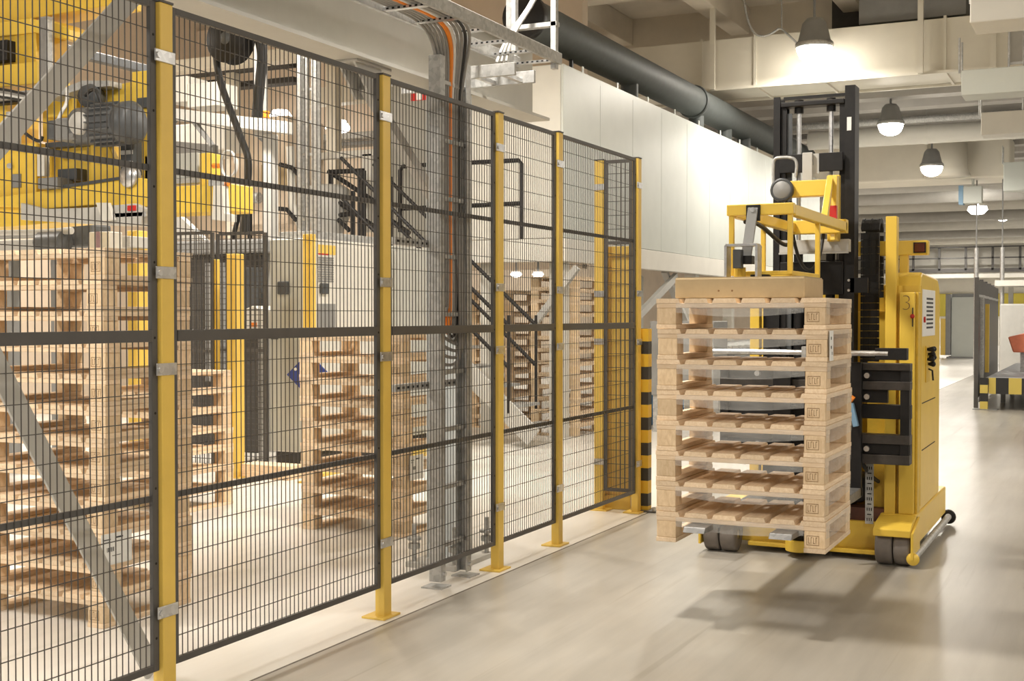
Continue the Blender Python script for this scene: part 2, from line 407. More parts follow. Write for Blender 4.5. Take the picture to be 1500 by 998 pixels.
t = thing('striped_bollard', 'black and yellow striped bollard standing against the fence corner', 'bollard', (-3.085, 8.72, 0))
MB().box(-3.125, -3.05, 8.665, 8.74, .01, 1.33).build('post', M['stripe_z'], t, .003)
MB().box(-3.17, -2.98, 8.62, 8.79, 0, .012).build('base_plate', M['fgrey'], t)
for dx, dy in ((-3.15, 8.65), (-3.0, 8.65), (-3.0, 8.76)):
    MB().cyl((dx, dy, .012), (dx, dy, .04), .012, 6).build('anchor_bolt', M['steel'], t)

# ================================================================ PALLETS (800 x 600 x 144 mm)
def make_pallet():
    t = thing('wooden_pallet', 'pallet', 'pallet')
    W, D, H = .80, .60, .144
    n, bw = 6, .117; gap = (W - n*bw)/(n-1)
    m0 = None
    def part(name, x0, x1, y0, y1, z0, z1, mat, bevel=.003):
        return MB().box(x0, x1, y0, y1, z0, z1).build(name, mat, t, bevel)
    db = []
    for k in range(n):
        x0 = -W/2 + k*(bw+gap)
        ch = .016
        mb = MB().prism([(x0, .122), (x0+bw, .122), (x0+bw-(.0 if k == n-1 else ch*.5), H), (x0+(.0 if k == 0 else ch*.5), H)], 'Y', -D/2, D/2)
        db.append(mb.build('deck_board', M['wood_y'], t))
    for y0 in (-D/2+.002, D/2-.097):
        part('stringer_board', -W/2, W/2, y0, y0+.095, .100, .122, M['wood_x'])
    for x0 in (-W/2+.002, W/2-.097):
        for y0 in (-D/2+.002, D/2-.102):
            bl = part('block', x0, x0+.095, y0, y0+.10, .022, .100, M['wood_b'], .004)
            if x0 > 0 and y0 < 0:
                st = MB(); yy = y0-.0008
                X0, X1, Z0, Z1 = x0+.012, x0+.068, .036, .080
                for q in ((X0, X1, Z0, Z0+.0025), (X0, X1, Z1-.0025, Z1), (X0, X0+.002, Z0, Z1), (X1-.002, X1, Z0, Z1)):
                    st.box(q[0], q[1], yy, yy+.0006, q[2], q[3])
                for g in range(4):
                    gx = X0+.008+g*.011
                    st.box(gx, gx+.002, yy, yy+.0006, Z0+.008, Z1-.008); st.box(gx, gx+.007, yy, yy+.0006, Z0+.008+(g % 2)*.026, Z0+.011+(g % 2)*.026)
                st.build('stamp', M['stamp'], bl)
    for x0 in (-W/2+.002, W/2-.097):
        part('bottom_board', x0-.002, x0+.097, -D/2, D/2, 0, .022, M['wood_y'])
    return t
PAL = make_pallet(); PFIRST = [True]
def pallet(x, y, z, rz, label, group):
    o = PAL if PFIRST[0] else copy_tree(PAL)
    PFIRST[0] = False
    o.location = (x, y, z); o.rotation_euler = (0, 0, rz); o['label'] = label; o['group'] = group
    return o
def stack(x, y, n, z0, rz, where, group, jit=.008):
    for k in range(n):
        i = n-1-k
        word = 'topmost' if i == 0 else ('lowest' if k == 0 else ORD[i] + ' from the top')
        pallet(x+random.uniform(-jit, jit), y+random.uniform(-jit, jit), z0+k*.1445, rz+random.uniform(-.008, .008),
               'unpainted pine pallet, %s of the stack %s' % (word, where), group)
stack(-1.57, 6.02, 8, .350, 0, 'on the truck forks', 'pallets carried by the yellow truck', .005)
stack(-4.53, 4.66, 12, 0, 0, 'at the left edge', 'pallets stacked behind the left fence panel')
stack(-4.50, 7.28, 9, 0, 0, 'before the white cabinets', 'pallets stacked behind the cable ladder')
stack(-6.42, 7.40, 7, 0, 0, 'beside the yellow column', 'pallets stacked beside the yellow column')
stack(-5.98, 14.05, 13, 0, math.pi/2, 'below the white enclosure', 'pallets stacked under the enclosure')
stack(-7.1, 14.6, 12, 0, math.pi/2, 'behind the stairs', 'pallets stacked behind the stairs')

mf, nt, bf_ = mat_base('clear stretch film', .12, 0, .5)
bf_.inputs['Base Color'].default_value = (.9, .9, .88, 1)
tp_ = nt.nodes.new('ShaderNodeBsdfTransparent'); mx_ = nt.nodes.new('ShaderNodeMixShader'); nz = noise(nt, 9, 4, .6, (1, 1, 3))
rr_ = nt.nodes.new('ShaderNodeMapRange'); rr_.inputs['To Min'].default_value = .04; rr_.inputs['To Max'].default_value = .42; nt.links.new(nz.outputs['Fac'], rr_.inputs['Value'])
nt.links.new(rr_.outputs[0], mx_.inputs[0]); nt.links.new(tp_.outputs[0], mx_.inputs[1]); nt.links.new(bf_.outputs[0], mx_.inputs[2])
nt.links.new(mx_.outputs[0], nt.nodes['Material Output'].inputs['Surface']); bump(nt, bf_, nz.outputs['Fac'], .5, .01)
FILM = []
for o in [q for q in COL.objects if q.get('group') == 'pallets carried by the yellow truck']:
    fm_ = MB(); n_ = 16; vv = []
    ring = [(-.302+.604*k/n_, -.301-.002*math.sin(k*1.7), .100-.022-.02*math.sin(math.pi*k/n_)) for k in range(n_+1)]
    fm_._add([(x, y, .122) for x, y, z in ring] + [(x, y, z) for x, y, z in ring], [(k, k+1, n_+2+k, n_+1+k) for k in range(n_)], True)
    side = [(.403+.002*math.sin(k*2.1), -.30+.6*k/8, .075-.012*math.sin(math.pi*k/8+.4)) for k in range(9)]
    fm_._add([(x, y, .143) for x, y, z in side] + side, [(k, k+1, 10+k, 9+k) for k in range(8)], True)
    f_ = bpy.data.objects.new('film_wrap', fm_.mesh('film_wrap')); COL.objects.link(f_); f_.parent = o; f_.data.materials.append(mf)
    f_['label'] = 'clear plastic film hanging below the deck edge'

def paper_label(name, label, cat, x0, x1, y, z0, z1, lines):
    t = thing(name, label, cat, ((x0+x1)/2, y, z0))
    MB().box(x0, x1, y-.0012, y, z0, z1).build('sheet', M['paper'], t)
    m = MB()
    for (u0, u1, v0, v1) in lines:
        m.box(x0+(x1-x0)*u0, x0+(x1-x0)*u1, y-.002, y-.0012, z0+(z1-z0)*v0, z0+(z1-z0)*v1)
    m.build('print', M['ink'], t)
    return t
def paper_label_x(name, label, cat, y0, y1, x, z0, z1, lines):
    t = thing(name, label, cat, (x, (y0+y1)/2, z0))
    MB().box(x, x+.0012, y0, y1, z0, z1).build('sheet', M['paper'], t)
    m = MB()
    for (u0, u1, v0, v1) in lines:
        m.box(x+.0012, x+.002, y0+(y1-y0)*u0, y0+(y1-y0)*u1, z0+(z1-z0)*v0, z0+(z1-z0)*v1)
    m.build('print', M['ink'], t)
LN = [(.08, .3, .8, .83), (.08, .25, .72, .74), (.45, .7, .82, .87)] + [(.18+.04*k, .195+.04*k+.01*(k % 2), .42, .56) for k in range(6)] + [(.35, .62, .27, .29)]
paper_label_x('pallet_label', 'white paper label on the pallets behind the left fence panel', 'label', at(148, 800, 'X', -4.11).y, at(193, 800, 'X', -4.11).y, -4.11, at(170, 826, 'X', -4.11).z, at(170, 780, 'X', -4.11).z, LN)
paper_label_x('pallet_label', 'white paper label on the pallets before the white cabinets', 'label', 7.02, 7.20, -4.085, .36, .52, LN)
paper_label_x('pallet_label', 'narrow white paper label on the pallets carried by the truck', 'label', 5.715, 5.795, -1.157, .35+6*.1445+.004, .35+7*.1445-.004, [(.3, .5, .7, .8), (.3, .5, .4, .5), (.6, .7, .2, .3)])
# cardboard tray on top of the carried stack
bt = thing('cardboard_box', 'flat brown cardboard box on top of the carried pallets', 'box', (-1.57, 6.0, 1.507))
ztop = .35 + 8*.1445 + .001
MB().box(-1.905, -1.285, 5.79, 6.19, ztop, ztop+.096).build('tray', M['card'], bt, .006)
m = MB()
for cx in (-1.69, -1.625): m.cyl((cx, 5.7895, ztop+.035), (cx, 5.791, ztop+.035), .005, 8)
m.build('staple', M['stamp'], bt)
MB().box(-1.90, -1.29, 5.795, 6.185, ztop+.096, ztop+.100).build('lid', M['card'], bt)

# ================================================================ YELLOW STACKER TRUCK
tr = thing('pallet_truck', 'yellow electric stacker truck with black mast, carrying a pallet stack', 'forklift', (-1.6, 8.1, 0))
TY = M['tyellow']
def tp(name, mb, mat, bevel=0, parent=None, label=None): return mb.build(name, mat, parent or tr, bevel, label=label)
# chassis and outriggers
tp('front_plate', MB().box(-2.08, -1.235, 7.56, 7.62, .05, .215), TY, .006)
tp('front_lip', MB().box(-2.0, -1.25, 7.49, 7.56, .035, .06), M['tyellow_d'], .004)
tp('battery_deck', MB().box(-2.08, -1.25, 7.62, 8.9, .08, .18), M['black'])
for s, xa in ((1, -1.235), (-1, -2.245)):
    w0, w1 = xa, xa+.205
    ori = tp('outrigger', MB().box(w0, w1, 7.56, 8.95, .09, .27), TY, .008)
    ys = [(7.36, .12), (7.36, .205), (7.40, .235), (7.57, .27), (7.57, .12)]
    o_ = w1 if s > 0 else w0
    tp('wheel_guard', MB().prism([(7.33, .175), (7.33, .215), (7.40, .245), (7.60, .27), (7.60, .175)], 'X', w0, w1), TY, .005)
    tp('guard_cheek', MB().prism([(7.33, .05), (7.33, .2), (7.60, .26), (7.60, .05)], 'X', (w1+.001 if s > 0 else w0-.016), (w1+.016 if s > 0 else w0-.001)), TY, .003)
    for dx in (.052, .153):
        cx = w0+dx
        wh = tp('front_wheel', MB().lathe([(.03, -.047), (.09, -.047), (.1, -.042), (.103, -.03), (.103, .03), (.1, .042), (.09, .047), (.03, .047)], (cx, 7.45, .103), 'X', 28), M['wheel'])
        MB().cyl((cx-.044, 7.45, .103), (cx+.044, 7.45, .103), .032, 12).build('hub', M['steel'], wh)
# side bumper rails
tp('side_bumper', MB().cyl((-1.018, 7.36, .055), (-1.018, 9.0, .055), .022, 14), M['galv'])
tp('bumper_end', MB().lathe([(0.001, 0), (.03, 0), (.036, .008), (.036, .02), (.001, .024)], (-1.018, 7.335, .055), 'Y', 16), TY)
tp('bumper_end', MB().lathe([(0.001, 0), (.04, 0), (.05, .012), (.04, .024), (.001, .024)], (-1.018, 9.0, .055), 'Y', 16), M['black'])
# scanner bracket between the wheels
def arc(cx, cy, r, a0, a1, n=14): return [(cx+r*math.cos(a0+(a1-a0)*k/n), cy+r*math.sin(a0+(a1-a0)*k/n)) for k in range(n+1)]
tp('scanner_bracket', MB().prism([(-1.745, 7.58)] + arc(-1.815+.14, 7.45, .085, math.pi, 2*math.pi)[:] + [(-1.60, 7.58)], 'Z', .035, .10), TY, .004)
tp('scanner', MB().lathe([(.001, .18), (.055, .18), (.062, .15), (.062, .10), (.001, .10)], (-1.675, 7.46, 0), 'Z', 20), M['black'])
# right upright: pole, numbered panel, body
tp('guide_pole', MB().box(-1.218, -1.155, 7.60, 7.68, .25, 2.003), TY, .004)
tp('corner_post', MB().box(-1.155, -1.135, 7.64, 7.72, .25, 1.60), TY, .003)
pan = tp('numbered_panel', MB().box(-1.135, -1.05, 7.585, 7.63, .27, 1.56), TY, .005)
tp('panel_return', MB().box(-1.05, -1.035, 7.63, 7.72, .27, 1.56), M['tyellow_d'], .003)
bd = []
bd = [(7.72, .27), (8.62, .27), (8.62, 1.50)] + [(8.46+.16*math.cos(a), 1.50+.16*math.sin(a)) for a in [math.pi/2*k/6 for k in range(1, 7)]] + [(7.80, 1.68), (7.75, 1.66), (7.72, 1.60)]
body = tp('side_body', MB().prism(bd, 'X', -1.20, -1.035), TY, .012)
MB().prism([(7.78, 1.30), (8.35, 1.30), (8.35, 1.58), (7.78, 1.58)], 'X', -1.035, -1.032).build('maker_plate', M['paper'], body)
m = MB()
for k in range(8): m.box(-1.032, -1.031, 7.95, 8.25, 1.345+.025*k, 1.357+.025*k)
m.build('maker_lettering', M['ink'], body)
for z in (.62, .9): MB().box(-1.0352, -1.0335, 7.80, 8.4, z, z+.006).build('panel_gap', M['hole'], body)
MB().box(-1.0352, -1.0335, 7.74, 7.75, .3, 1.6).build('panel_gap', M['tyellow_d'], body)
MB().lathe([(.001, 0), (.012, 0), (.013, -.014), (.001, -.016)], (-1.061, 7.583, 1.42), 'Y', 14).build('stop_button', M['red'], pan)
MB().box(-1.064, -1.058, 7.582, 7.586, 1.36, 1.47).build('slot', M['ink'], pan)
MB().lathe([(.001, .0), (.018, 0), (.018, .012), (.001, .014)], (-1.035, 7.84, 1.40), 'X', 14).build('key_switch', M['red'], body)
jo = tp('control_grip', MB().box(-1.036, -1.028, 7.93, 8.10, 1.02, 1.24), M['tyellow_d'], .003)
for k, (yy, zz) in enumerate(((7.96, 1.22), (8.0, 1.19), (7.97, 1.16), (8.04, 1.22), (8.05, 1.17), (8.01, 1.13))):
    MB().lathe([(.001, .045), (.014, .04), (.018, .03), (.012, .012), (.008, 0)], (-1.028, yy, zz), 'X', 10).build('knob', M['black'], jo)
MB().tube([(-1.028, 8.02, 1.10), (-1.005, 8.02, 1.09), (-1.0, 8.02, 1.03)], .006, 6).build('key', M['black'], jo)
# number 3 on the panel
cu = bpy.data.curves.new('digit', 'FONT'); cu.body = '3'; cu.size = .13; cu.extrude = .0008; cu.offset = -.004
tmp = bpy.data.objects.new('digit_tmp', cu); COL.objects.link(tmp); bpy.context.view_layer.update()
me = bpy.data.meshes.new_from_object(tmp.evaluated_get(bpy.context.evaluated_depsgraph_get())); bpy.data.objects.remove(tmp)
me.transform(Matrix.Translation((-1.128, 7.5835, 1.455)) @ Matrix.Rotation(math.pi/2, 4, 'X')); me.materials.clear(); me.materials.append(M['stamp'])
dg = bpy.data.objects.new('number_three', me); COL.objects.link(dg); dg.parent = pan
# rear body and battery cover seen between the mast rails
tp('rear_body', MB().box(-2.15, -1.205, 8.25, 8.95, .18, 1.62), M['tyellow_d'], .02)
tp('rear_cover', MB().box(-1.62, -1.24, 8.20, 8.25, .25, 1.45), TY, .006)
tp('rear_cover', MB().box(-2.10, -1.92, 8.20, 8.25, .25, 1.45), TY, .006)
tp('control_unit', MB().box(-1.9, -1.66, 8.12, 8.25, .75, 1.15), M['dgrey'], .01)
tp('hydraulic_tank', MB().box(-2.02, -1.93, 8.02, 8.2, .80, .98), M['lblue'], .01)
# lamp arm
am = tp('lamp_arm', MB().box(-1.47, -1.04, 8.06, 8.14, 1.795, 1.885), TY, .006)
MB().box(-1.125, -1.052, 8.052, 8.06, 1.808, 1.872).build('lamp_bezel', M['black'], am)
MB().box(-1.119, -1.058, 8.046, 8.053, 1.813, 1.867).build('lamp_lens', M['brownlens'], am, .004)
tp('lamp_bracket', MB().box(-1.21, -1.16, 8.07, 8.13, 1.62, 1.8), TY, .003)
# mast
BK = M['black']
def channel(name, x0, x1, y0, y1, z0, z1, open_):
    m = MB(); t_ = .012
    m.box(x0, x1, y1-t_, y1, z0, z1); m.box(x0, x1, y0, y0+t_, z0, z1)
    if open_ > 0: m.box(x0, x0+t_, y0+t_, y1-t_, z0, z1)
    else: m.box(x1-t_, x1, y0+t_, y1-t_, z0, z1)
    return tp(name, m, BK)
channel('mast_rail', -1.905, -1.865, 7.70, 7.83, .12, 2.76, 1)
rr = channel('mast_rail', -1.475, -1.415, 7.70, 7.83, .12, 2.80, -1)
MB().box(-1.462, -1.436, 7.697, 7.70, 2.53, 2.61).build('rating_plate', M['paper'], rr)
tp('mast_top_bar', MB().box(-1.865, -1.475, 7.79, 7.82, 2.755, 2.772), BK)
channel('inner_rail', -1.862, -1.83, 7.72, 7.80, .15, 2.70, 1)
channel('inner_rail', -1.51, -1.478, 7.72, 7.80, .15, 2.70, -1)
tp('inner_top_bar', MB().box(-1.862, -1.478, 7.70, 7.80, 2.695, 2.725), BK, .006)
for x in (-1.762, -1.568):
    cy = tp('lift_cylinder', MB().cyl((x, 7.76, .2), (x, 7.76, 1.8), .028, 14), BK)
    MB().cyl((x, 7.76, 1.8), (x, 7.76, 2.70), .014, 14).build('piston_rod', M['steel'], cy)
    MB().cyl((x, 7.76, 2.66), (x, 7.76, 2.74), .028, 10).build('rod_nut', BK, cy)
tp('lift_chain', MB().box(-1.83, -1.80, 7.735, 7.75, 1.2, 2.66), M['dgrey'])
tp('cross_plate', MB().box(-1.86, -1.715, 7.66, 7.69, 2.29, 2.40), BK, .003)
tp('cross_plate', MB().box(-1.62, -1.48, 7.66, 7.69, 2.29, 2.40), BK, .003)
tp('sensor_plate', MB().box(-1.715, -1.655, 7.64, 7.66, 2.20, 2.405), M['grey'], .003)
tp('sensor_plate', MB().box(-1.655, -1.62, 7.67, 7.68, 2.28, 2.40), M['grey'])
tp('mast_shield', MB().box(-1.865, -1.478, 7.84, 7.86, .2, 1.5), BK)
tp('left_guard', MB().box(-2.02, -1.92, 7.92, 7.95, .25, 1.52), BK)
tp('left_post', MB().box(-2.09, -2.03, 7.86, 7.93, .2, 1.5), TY, .004)
# lower mast crossheads behind the load
tp('crosshead', MB().box(-1.86, -1.478, 7.69, 7.72, 1.55, 1.75), BK, .004)
tp('crosshead', MB().box(-1.86, -1.478, 7.69, 7.72, .30, .62), BK, .004)
ch = tp('aluminium_beam', MB().box(-1.83, -1.42, 7.55, 7.62, 1.80, 1.875), M['grey'], .003)
MB().box(-1.83, -1.42, 7.535, 7.55, 1.79, 1.80).build('beam_lip', M['grey'], ch)
# side bracket holding the chain
tp('chain_bracket', MB().box(-1.44, -1.335, 7.70, 7.72, 1.56, 1.65), BK, .002)
for z in (1.575, 1.635): tp('bracket_bolt', MB().cyl((-1.445, 7.70, z), (-1.445, 7.685, z), .008, 8), M['steel'])
# energy chain made of links: front run, bend on top, back run
pts = [(7.95, 1.05+.043*k, 0) for k in range(21)]
pts += [(8.03-.08*math.cos(a), 1.93+.08*math.sin(a), a) for a in [math.pi*k/7 for k in range(1, 7)]]
pts += [(8.11, 1.90-.043*k, math.pi) for k in range(9)]
lk = MB(); lk.box(-.055, -.043, -.014, .014, -.020, .020); lk.box(.043, .055, -.014, .014, -.020, .020); lk.box(-.043, .043, -.008, .010, -.021, .021); lk.box(-.032, -.012, -.010, -.007, -.014, .010); lk.box(.012, .032, -.010, -.007, -.014, .010)
lk.box(-.002, .002, -.014, -.004, -.018, .018)
lme = lk.mesh('chain_link'); lme.materials.append(M['rubber'])
for y, z, a in pts:
    o = bpy.data.objects.new('chain_link', lme); COL.objects.link(o); o.parent = tr
    o.matrix_parent_inverse = Matrix.Translation(-WPOS[tr.name]); o.location = (-1.365, y, z); o.rotation_euler = (-a, 0, 0)
# work lamp with a bow on the mast
wl = tp('work_lamp', MB().lathe([(.001, .10), (.05, .10), (.062, .06), (.07, .0), (.066, -.012), (.056, -.012)], (-1.785, 7.42, 2.165), 'Y', 22), M['dgrey'])
MB().lathe([(.001, -.014), (.05, -.010), (.057, -.004)], (-1.785, 7.42, 2.165), 'Y', 22).build('lamp_glass', M['mgrey'], wl)
MB().tube(bez((-1.845, 7.46, 2.19), (-1.85, 7.46, 2.36), (-1.85, 7.46, 2.36), (-1.80, 7.46, 2.36)) + bez((-1.78, 7.46, 2.36), (-1.70, 7.46, 2.36), (-1.70, 7.46, 2.33), (-1.715, 7.46, 2.24)), .009, 8).build('guard_bow', M['galv'], wl)
# yellow carrier of the hold-down arm
tp('carrier_bar', MB().box(-1.80, -1.50, 7.46, 7.54, 2.125, 2.22), TY, .005)
tp('carrier_plate', MB().prism([(7.40, 1.86), (7.54, 1.86), (7.54, 2.24), (7.46, 2.24)], 'X', -1.50, -1.47), TY, .004)
tp('carrier_plate', MB().box(-1.54, -1.47, 7.52, 7.56, 1.86, 2.25), TY, .004)
tp('warning_tag', MB().box(-1.50, -1.46, 7.39, 7.42, 1.97, 2.06), M['red'], .003)
XL, XR, YA, YB, ZT = -1.715, -1.425, 6.10, 7.42, 1.94
tp('carrier_strut', MB().bar((-1.52, 7.5, 2.22), (-1.43, 6.9, 1.93), .035, .05), TY, .003)
tp('hold_down_bar', MB().box(XL-.02, XR+.02, YA-.025, YA+.025, ZT-.025, ZT+.03), TY, .005)
tp('hold_down_arm', MB().box(XR-.02, XR+.02, YA+.025, YB, ZT-.03, ZT+.025), TY, .005)
tp('hold_down_arm', MB().box(XL-.02, XL+.02, YA+.025, YB, ZT-.03, ZT+.025), TY, .005)
tp('arm_cross_bar', MB().box(XL, XR+.02, YB-.03, YB+.04, ZT-.04, ZT+.04), TY, .005)
for x, y in ((XL, YA), (XR, YA), (XL, 6.72), (XR, 6.72)):
    tp('hold_down_leg', MB().box(x-.012, x+.012, y-.012, y+.012, 1.625, ZT-.02), TY, .003)
z = 1.632
for q in ((XL, XR, YA-.01, YA+.01), (XL, XR, 6.71, 6.73)): tp('foot_bar', MB().box(q[0], q[1], q[2], q[3], z-.011, z+.011), TY, .003)
for x in (XL, XR): tp('foot_bar', MB().box(x-.01, x+.01, YA, 6.73, z-.011, z+.011), TY, .003)
tp('pressure_pad', MB().cyl((-1.57, 6.1, 1.608), (-1.57, 6.1, 1.625), .05, 16), BK)
tp('pressure_pad', MB().cyl((-1.66, 6.05, 1.608), (-1.66, 6.05, 1.66), .03, 12), M['tyellow_d'])
p0, p1 = Vector((-1.60, 6.07, 1.95)), at(1093, 378, 'Y', 6.0)
tp('link_strap', MB().bar(p0, p1, .05, .012, (0, -1, .2)), M['mgrey'], .002)
tp('strap_clamp', MB().box(-1.635, -1.565, 6.065, 6.076, 1.885, 1.965), BK, .003)
tp('clamp_bolt', MB().cyl((-1.60, 6.065, 1.94), (-1.60, 6.055, 1.94), .012, 10), M['steel'])
tp('strap_joint', MB().box(p1.x-.035, p1.x+.035, 5.97, 6.03, p1.z-.03, p1.z+.01), BK, .003)
m = MB(); a_, b_ = at(1066, 360, 'Y', 5.95), at(1111, 360, 'Y', 5.95)
m.box(a_.x-.006, a_.x+.006, 5.91, 5.99, 1.608, a_.z); m.box(b_.x-.006, b_.x+.006, 5.91, 5.99, 1.608, a_.z); m.box(a_.x, b_.x, 5.91, 5.99, a_.z-.006, a_.z+.006)
tp('steel_arch', m, M['steel'], .001)
tp('arch_sensor', MB().box(a_.x+.03, a_.x+.07, 5.93, 5.98, a_.z-.11, a_.z-.02), M['dgrey'], .003)
tp('air_hose', MB().tube(bez((-1.7, 6.3, 1.9), (-1.7, 6.7, 1.95), (-1.68, 7.0, 1.75), (-1.72, 7.4, 1.86)), .012, 8), M['bcable'])
tp('air_hose', MB().tube(bez((-1.55, 7.5, 2.1), (-1.5, 7.3, 1.5), (-1.7, 7.3, 1.6), (-1.75, 7.5, 2.1)), .01, 8), M['bcable'])
# fork carriage
YC = 7.36
def cbar(z0, z1, x0=-2.12, x1=-1.035, y0=YC-.05, y1=YC+.05, mat=BK): return tp('carriage_rail', MB().box(x0, x1, y0, y1, z0, z1), mat, .003)
BR = paint('worn black rail', (.045,.038,.033), .3, 20, .5)
cbar(1.115, 1.155, mat=BR); cbar(1.055, 1.114, y0=YC-.03); cbar(1.005, 1.054, mat=BR)
cbar(.84, .92, y0=YC-.02); cbar(.70, .752, mat=BR); cbar(.64, .699, y0=YC-.03); cbar(.585, .639, mat=BR)
tp('carriage_plate', MB().box(-2.1, -1.16, YC-.02, YC+.02, .93, 1.004), BK)
for x in (-2.10, -1.063): tp('carriage_upright', MB().box(x-.025, x+.025, YC-.045, YC+.045, .585, 1.155), BK, .003)
for x, z in ((-1.27, 1.085), (-1.27, .965), (-1.27, .67), (-1.9, 1.085), (-1.9, .67)):
    tp('carriage_bolt', MB().cyl((x, YC-.055, z), (x, YC-.03, z), .016, 10), M['steel'])
for x in (-1.745, -1.345):
    fk = tp('fork', MB().prism([(5.58, .425), (5.60, .449), (7.32, .449), (7.32, .395), (6.2, .405)], 'X', x-.052, x+.052), galv('fork steel', (.16,.16,.16), (.26,.26,.255), .45, .5), .003)
    MB().box(x-.052, x+.052, 7.27, 7.315, .395, 1.16).build('fork_shank', M['black'], fk, .004)
tp('light_bar', MB().cyl((-2.12, 7.16, 1.215), (-1.13, 7.16, 1.215), .016, 12), M['steel'])
tp('light_bar_housing', MB().box(-1.20, -1.03, 7.15, 7.22, 1.18, 1.245), BK, .003)
tp('light_bar_mount', MB().box(-1.60, -1.575, 7.13, 7.19, 1.19, 1.25), M['galv'])
tp('lift_rod', MB().cyl((-1.405, 7.28, .25), (-1.405, 7.28, .86), .013, 10), M['steel'])
tp('valve_block', MB().box(-1.42, -1.39, 7.24, 7.30, .84, 1.02), M['galv'], .003)
tp('connector', MB().cyl((-1.36, 7.24, .97), (-1.33, 7.24, .95), .018, 10), M['orange'])
tp('hose_grip', MB().bar((-1.345, 7.24, .93), (-1.315, 7.24, .80), .035, .03), M['lblue'], .004)
ps = tp('perforated_strip', MB().box(at(1268, 700, 'Y', 7.5).x, at(1280, 700, 'Y', 7.5).x, 7.49, 7.50, .215, .60), M['galv'])
sx = at(1274, 700, 'Y', 7.5).x; m = MB()
for k in range(12):
    zz = .24+.03*k
    if k % 2: m.box(sx-.012, sx+.012, 7.4885, 7.4902, zz-.003, zz+.003)
    else:
        for dx in (-.012, 0, .012): m.box(sx+dx-.0025, sx+dx+.0025, 7.4885, 7.4902, zz-.009, zz+.009)
m.build('slot', M['hole'], ps)
tp('pump_motor', MB().lathe([(.001, -.05), (.075, -.05), (.085, -.03), (.085, .12), (.001, .12)], (-1.38, 7.66, .40), 'Y', 20), BK)
tp('pump_cover', MB().lathe([(.001, -.06), (.03, -.06), (.045, -.052), (.045, -.05)], (-1.41, 7.66, .40), 'Y', 16), M['steel'])
tp('pump_base', MB().box(-1.52, -1.22, 7.60, 7.75, .215, .29), paint('brown primer', (.10,.035,.02), .3, 12, .6))
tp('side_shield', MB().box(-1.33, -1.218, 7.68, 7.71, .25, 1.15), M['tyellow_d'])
tp('hydraulic_hose', MB().tube(bez((-1.36, 7.5, .62), (-1.30, 7.45, .55), (-1.30, 7.5, .5), (-1.25, 7.6, .45)), .012, 8), M['bcable'])

# ================================================================ CABLE LADDER, COLUMN AND GANTRY STEEL
def prect(x0, y0, x1, y1, Y, d, mb=None):
    a, b = at(x0, y0, 'Y', Y), at(x1, y1, 'Y', Y)
    xm = (x0+x1)/2
    return (mb or MB()).box(a.x, b.x, Y, Y+d, at(xm, y1, 'Y', Y).z, at(xm, y0, 'Y', Y).z)
XLAD = -3.205
la = thing('cable_ladder', 'tall galvanised cable ladder standing upright behind the fence', 'cable ladder', (XLAD, 6.1, 0))
ya, yb = at(638, 600, 'X', XLAD).y, at(681, 600, 'X', XLAD).y
for y, sgn in ((ya, 1), (yb, -1)):
    m = MB(); m.box(XLAD-.035, XLAD+.035, y-.004*sgn-.004, y-.004*sgn+.004, .03, 2.78)
    m.box(XLAD+.027, XLAD+.035, y, y+sgn*.045, .03, 2.78); m.box(XLAD-.035, XLAD-.027, y, y+sgn*.045, .03, 2.78)
    m.build('side_rail', M['galv'], la, .002)
    MB().box(XLAD-.06, XLAD+.06, y-.05, y+.06, 0, .008).build('foot_plate', M['galv'], la)
    MB().cyl((XLAD+.035, y+sgn*.02, .07), (XLAD+.05, y+sgn*.02, .07), .012, 8).build('foot_bolt', M['steel'], la)
for k in range(9):
    MB().box(XLAD-.02, XLAD+.015, ya, yb, .20+.305*k, .222+.305*k).build('rung', M['galv'], la, .002)
for z, nm in ((1.80, 0), (1.06, 1)):
    st = thing('strut_rail', ['perforated strut rail across the cable ladder at the top of the cabinets', 'perforated strut rail across the cable ladder at mid height'][nm], 'strut', (XLAD, 5.9, z))
    y0 = at(590, 350, 'X', XLAD).y
    MB().box(XLAD-.075, XLAD-.045, y0, yb+.04, z-.018, z+.018).build('channel', M['galv'], st)
    for k in range(14):
        yy = y0+.02+k*(yb+.02-y0)/14
        MB().box(XLAD-.045, XLAD-.0444, yy, yy+.022, z-.006, z+.006).build('slot', M['hole'], st)
# H-section column behind the ladder with anchor bolts
YK = at(674, 600, 'X', -3.40).y
cw = thing('steel_column', 'pale grey steel column with bolted base plate behind the cable ladder', 'column', (-3.47, YK, 0))
m = MB(); m.box(-3.385, -3.375, YK-.10, YK+.10, .03, 2.698); m.box(-3.565, -3.555, YK-.10, YK+.10, .03, 2.698); m.box(-3.555, -3.385, YK-.005, YK+.005, .03, 2.698)
m.build('h_section', paint('pale blue grey', (.70,.74,.75), .03, 5, .45), cw)
MB().box(-3.62, -3.30, YK-.25, YK+.25, .0, .03).build('base_plate', M['grey'], cw, .003)
for dx, dy in ((-3.33, YK-.20), (-3.33, YK+.20), (-3.59, YK-.20), (-3.59, YK+.20)):
    b_ = MB().cyl((dx, dy, .03), (dx, dy, .24), .014, 8).build('anchor_bolt', M['galv'], cw)
    MB().cyl((dx, dy, .10), (dx, dy, .13), .034, 6).build('nut', M['galv'], b_); MB().cyl((dx, dy, .15), (dx, dy, .165), .04, 12).build('washer', M['galv'], b_)
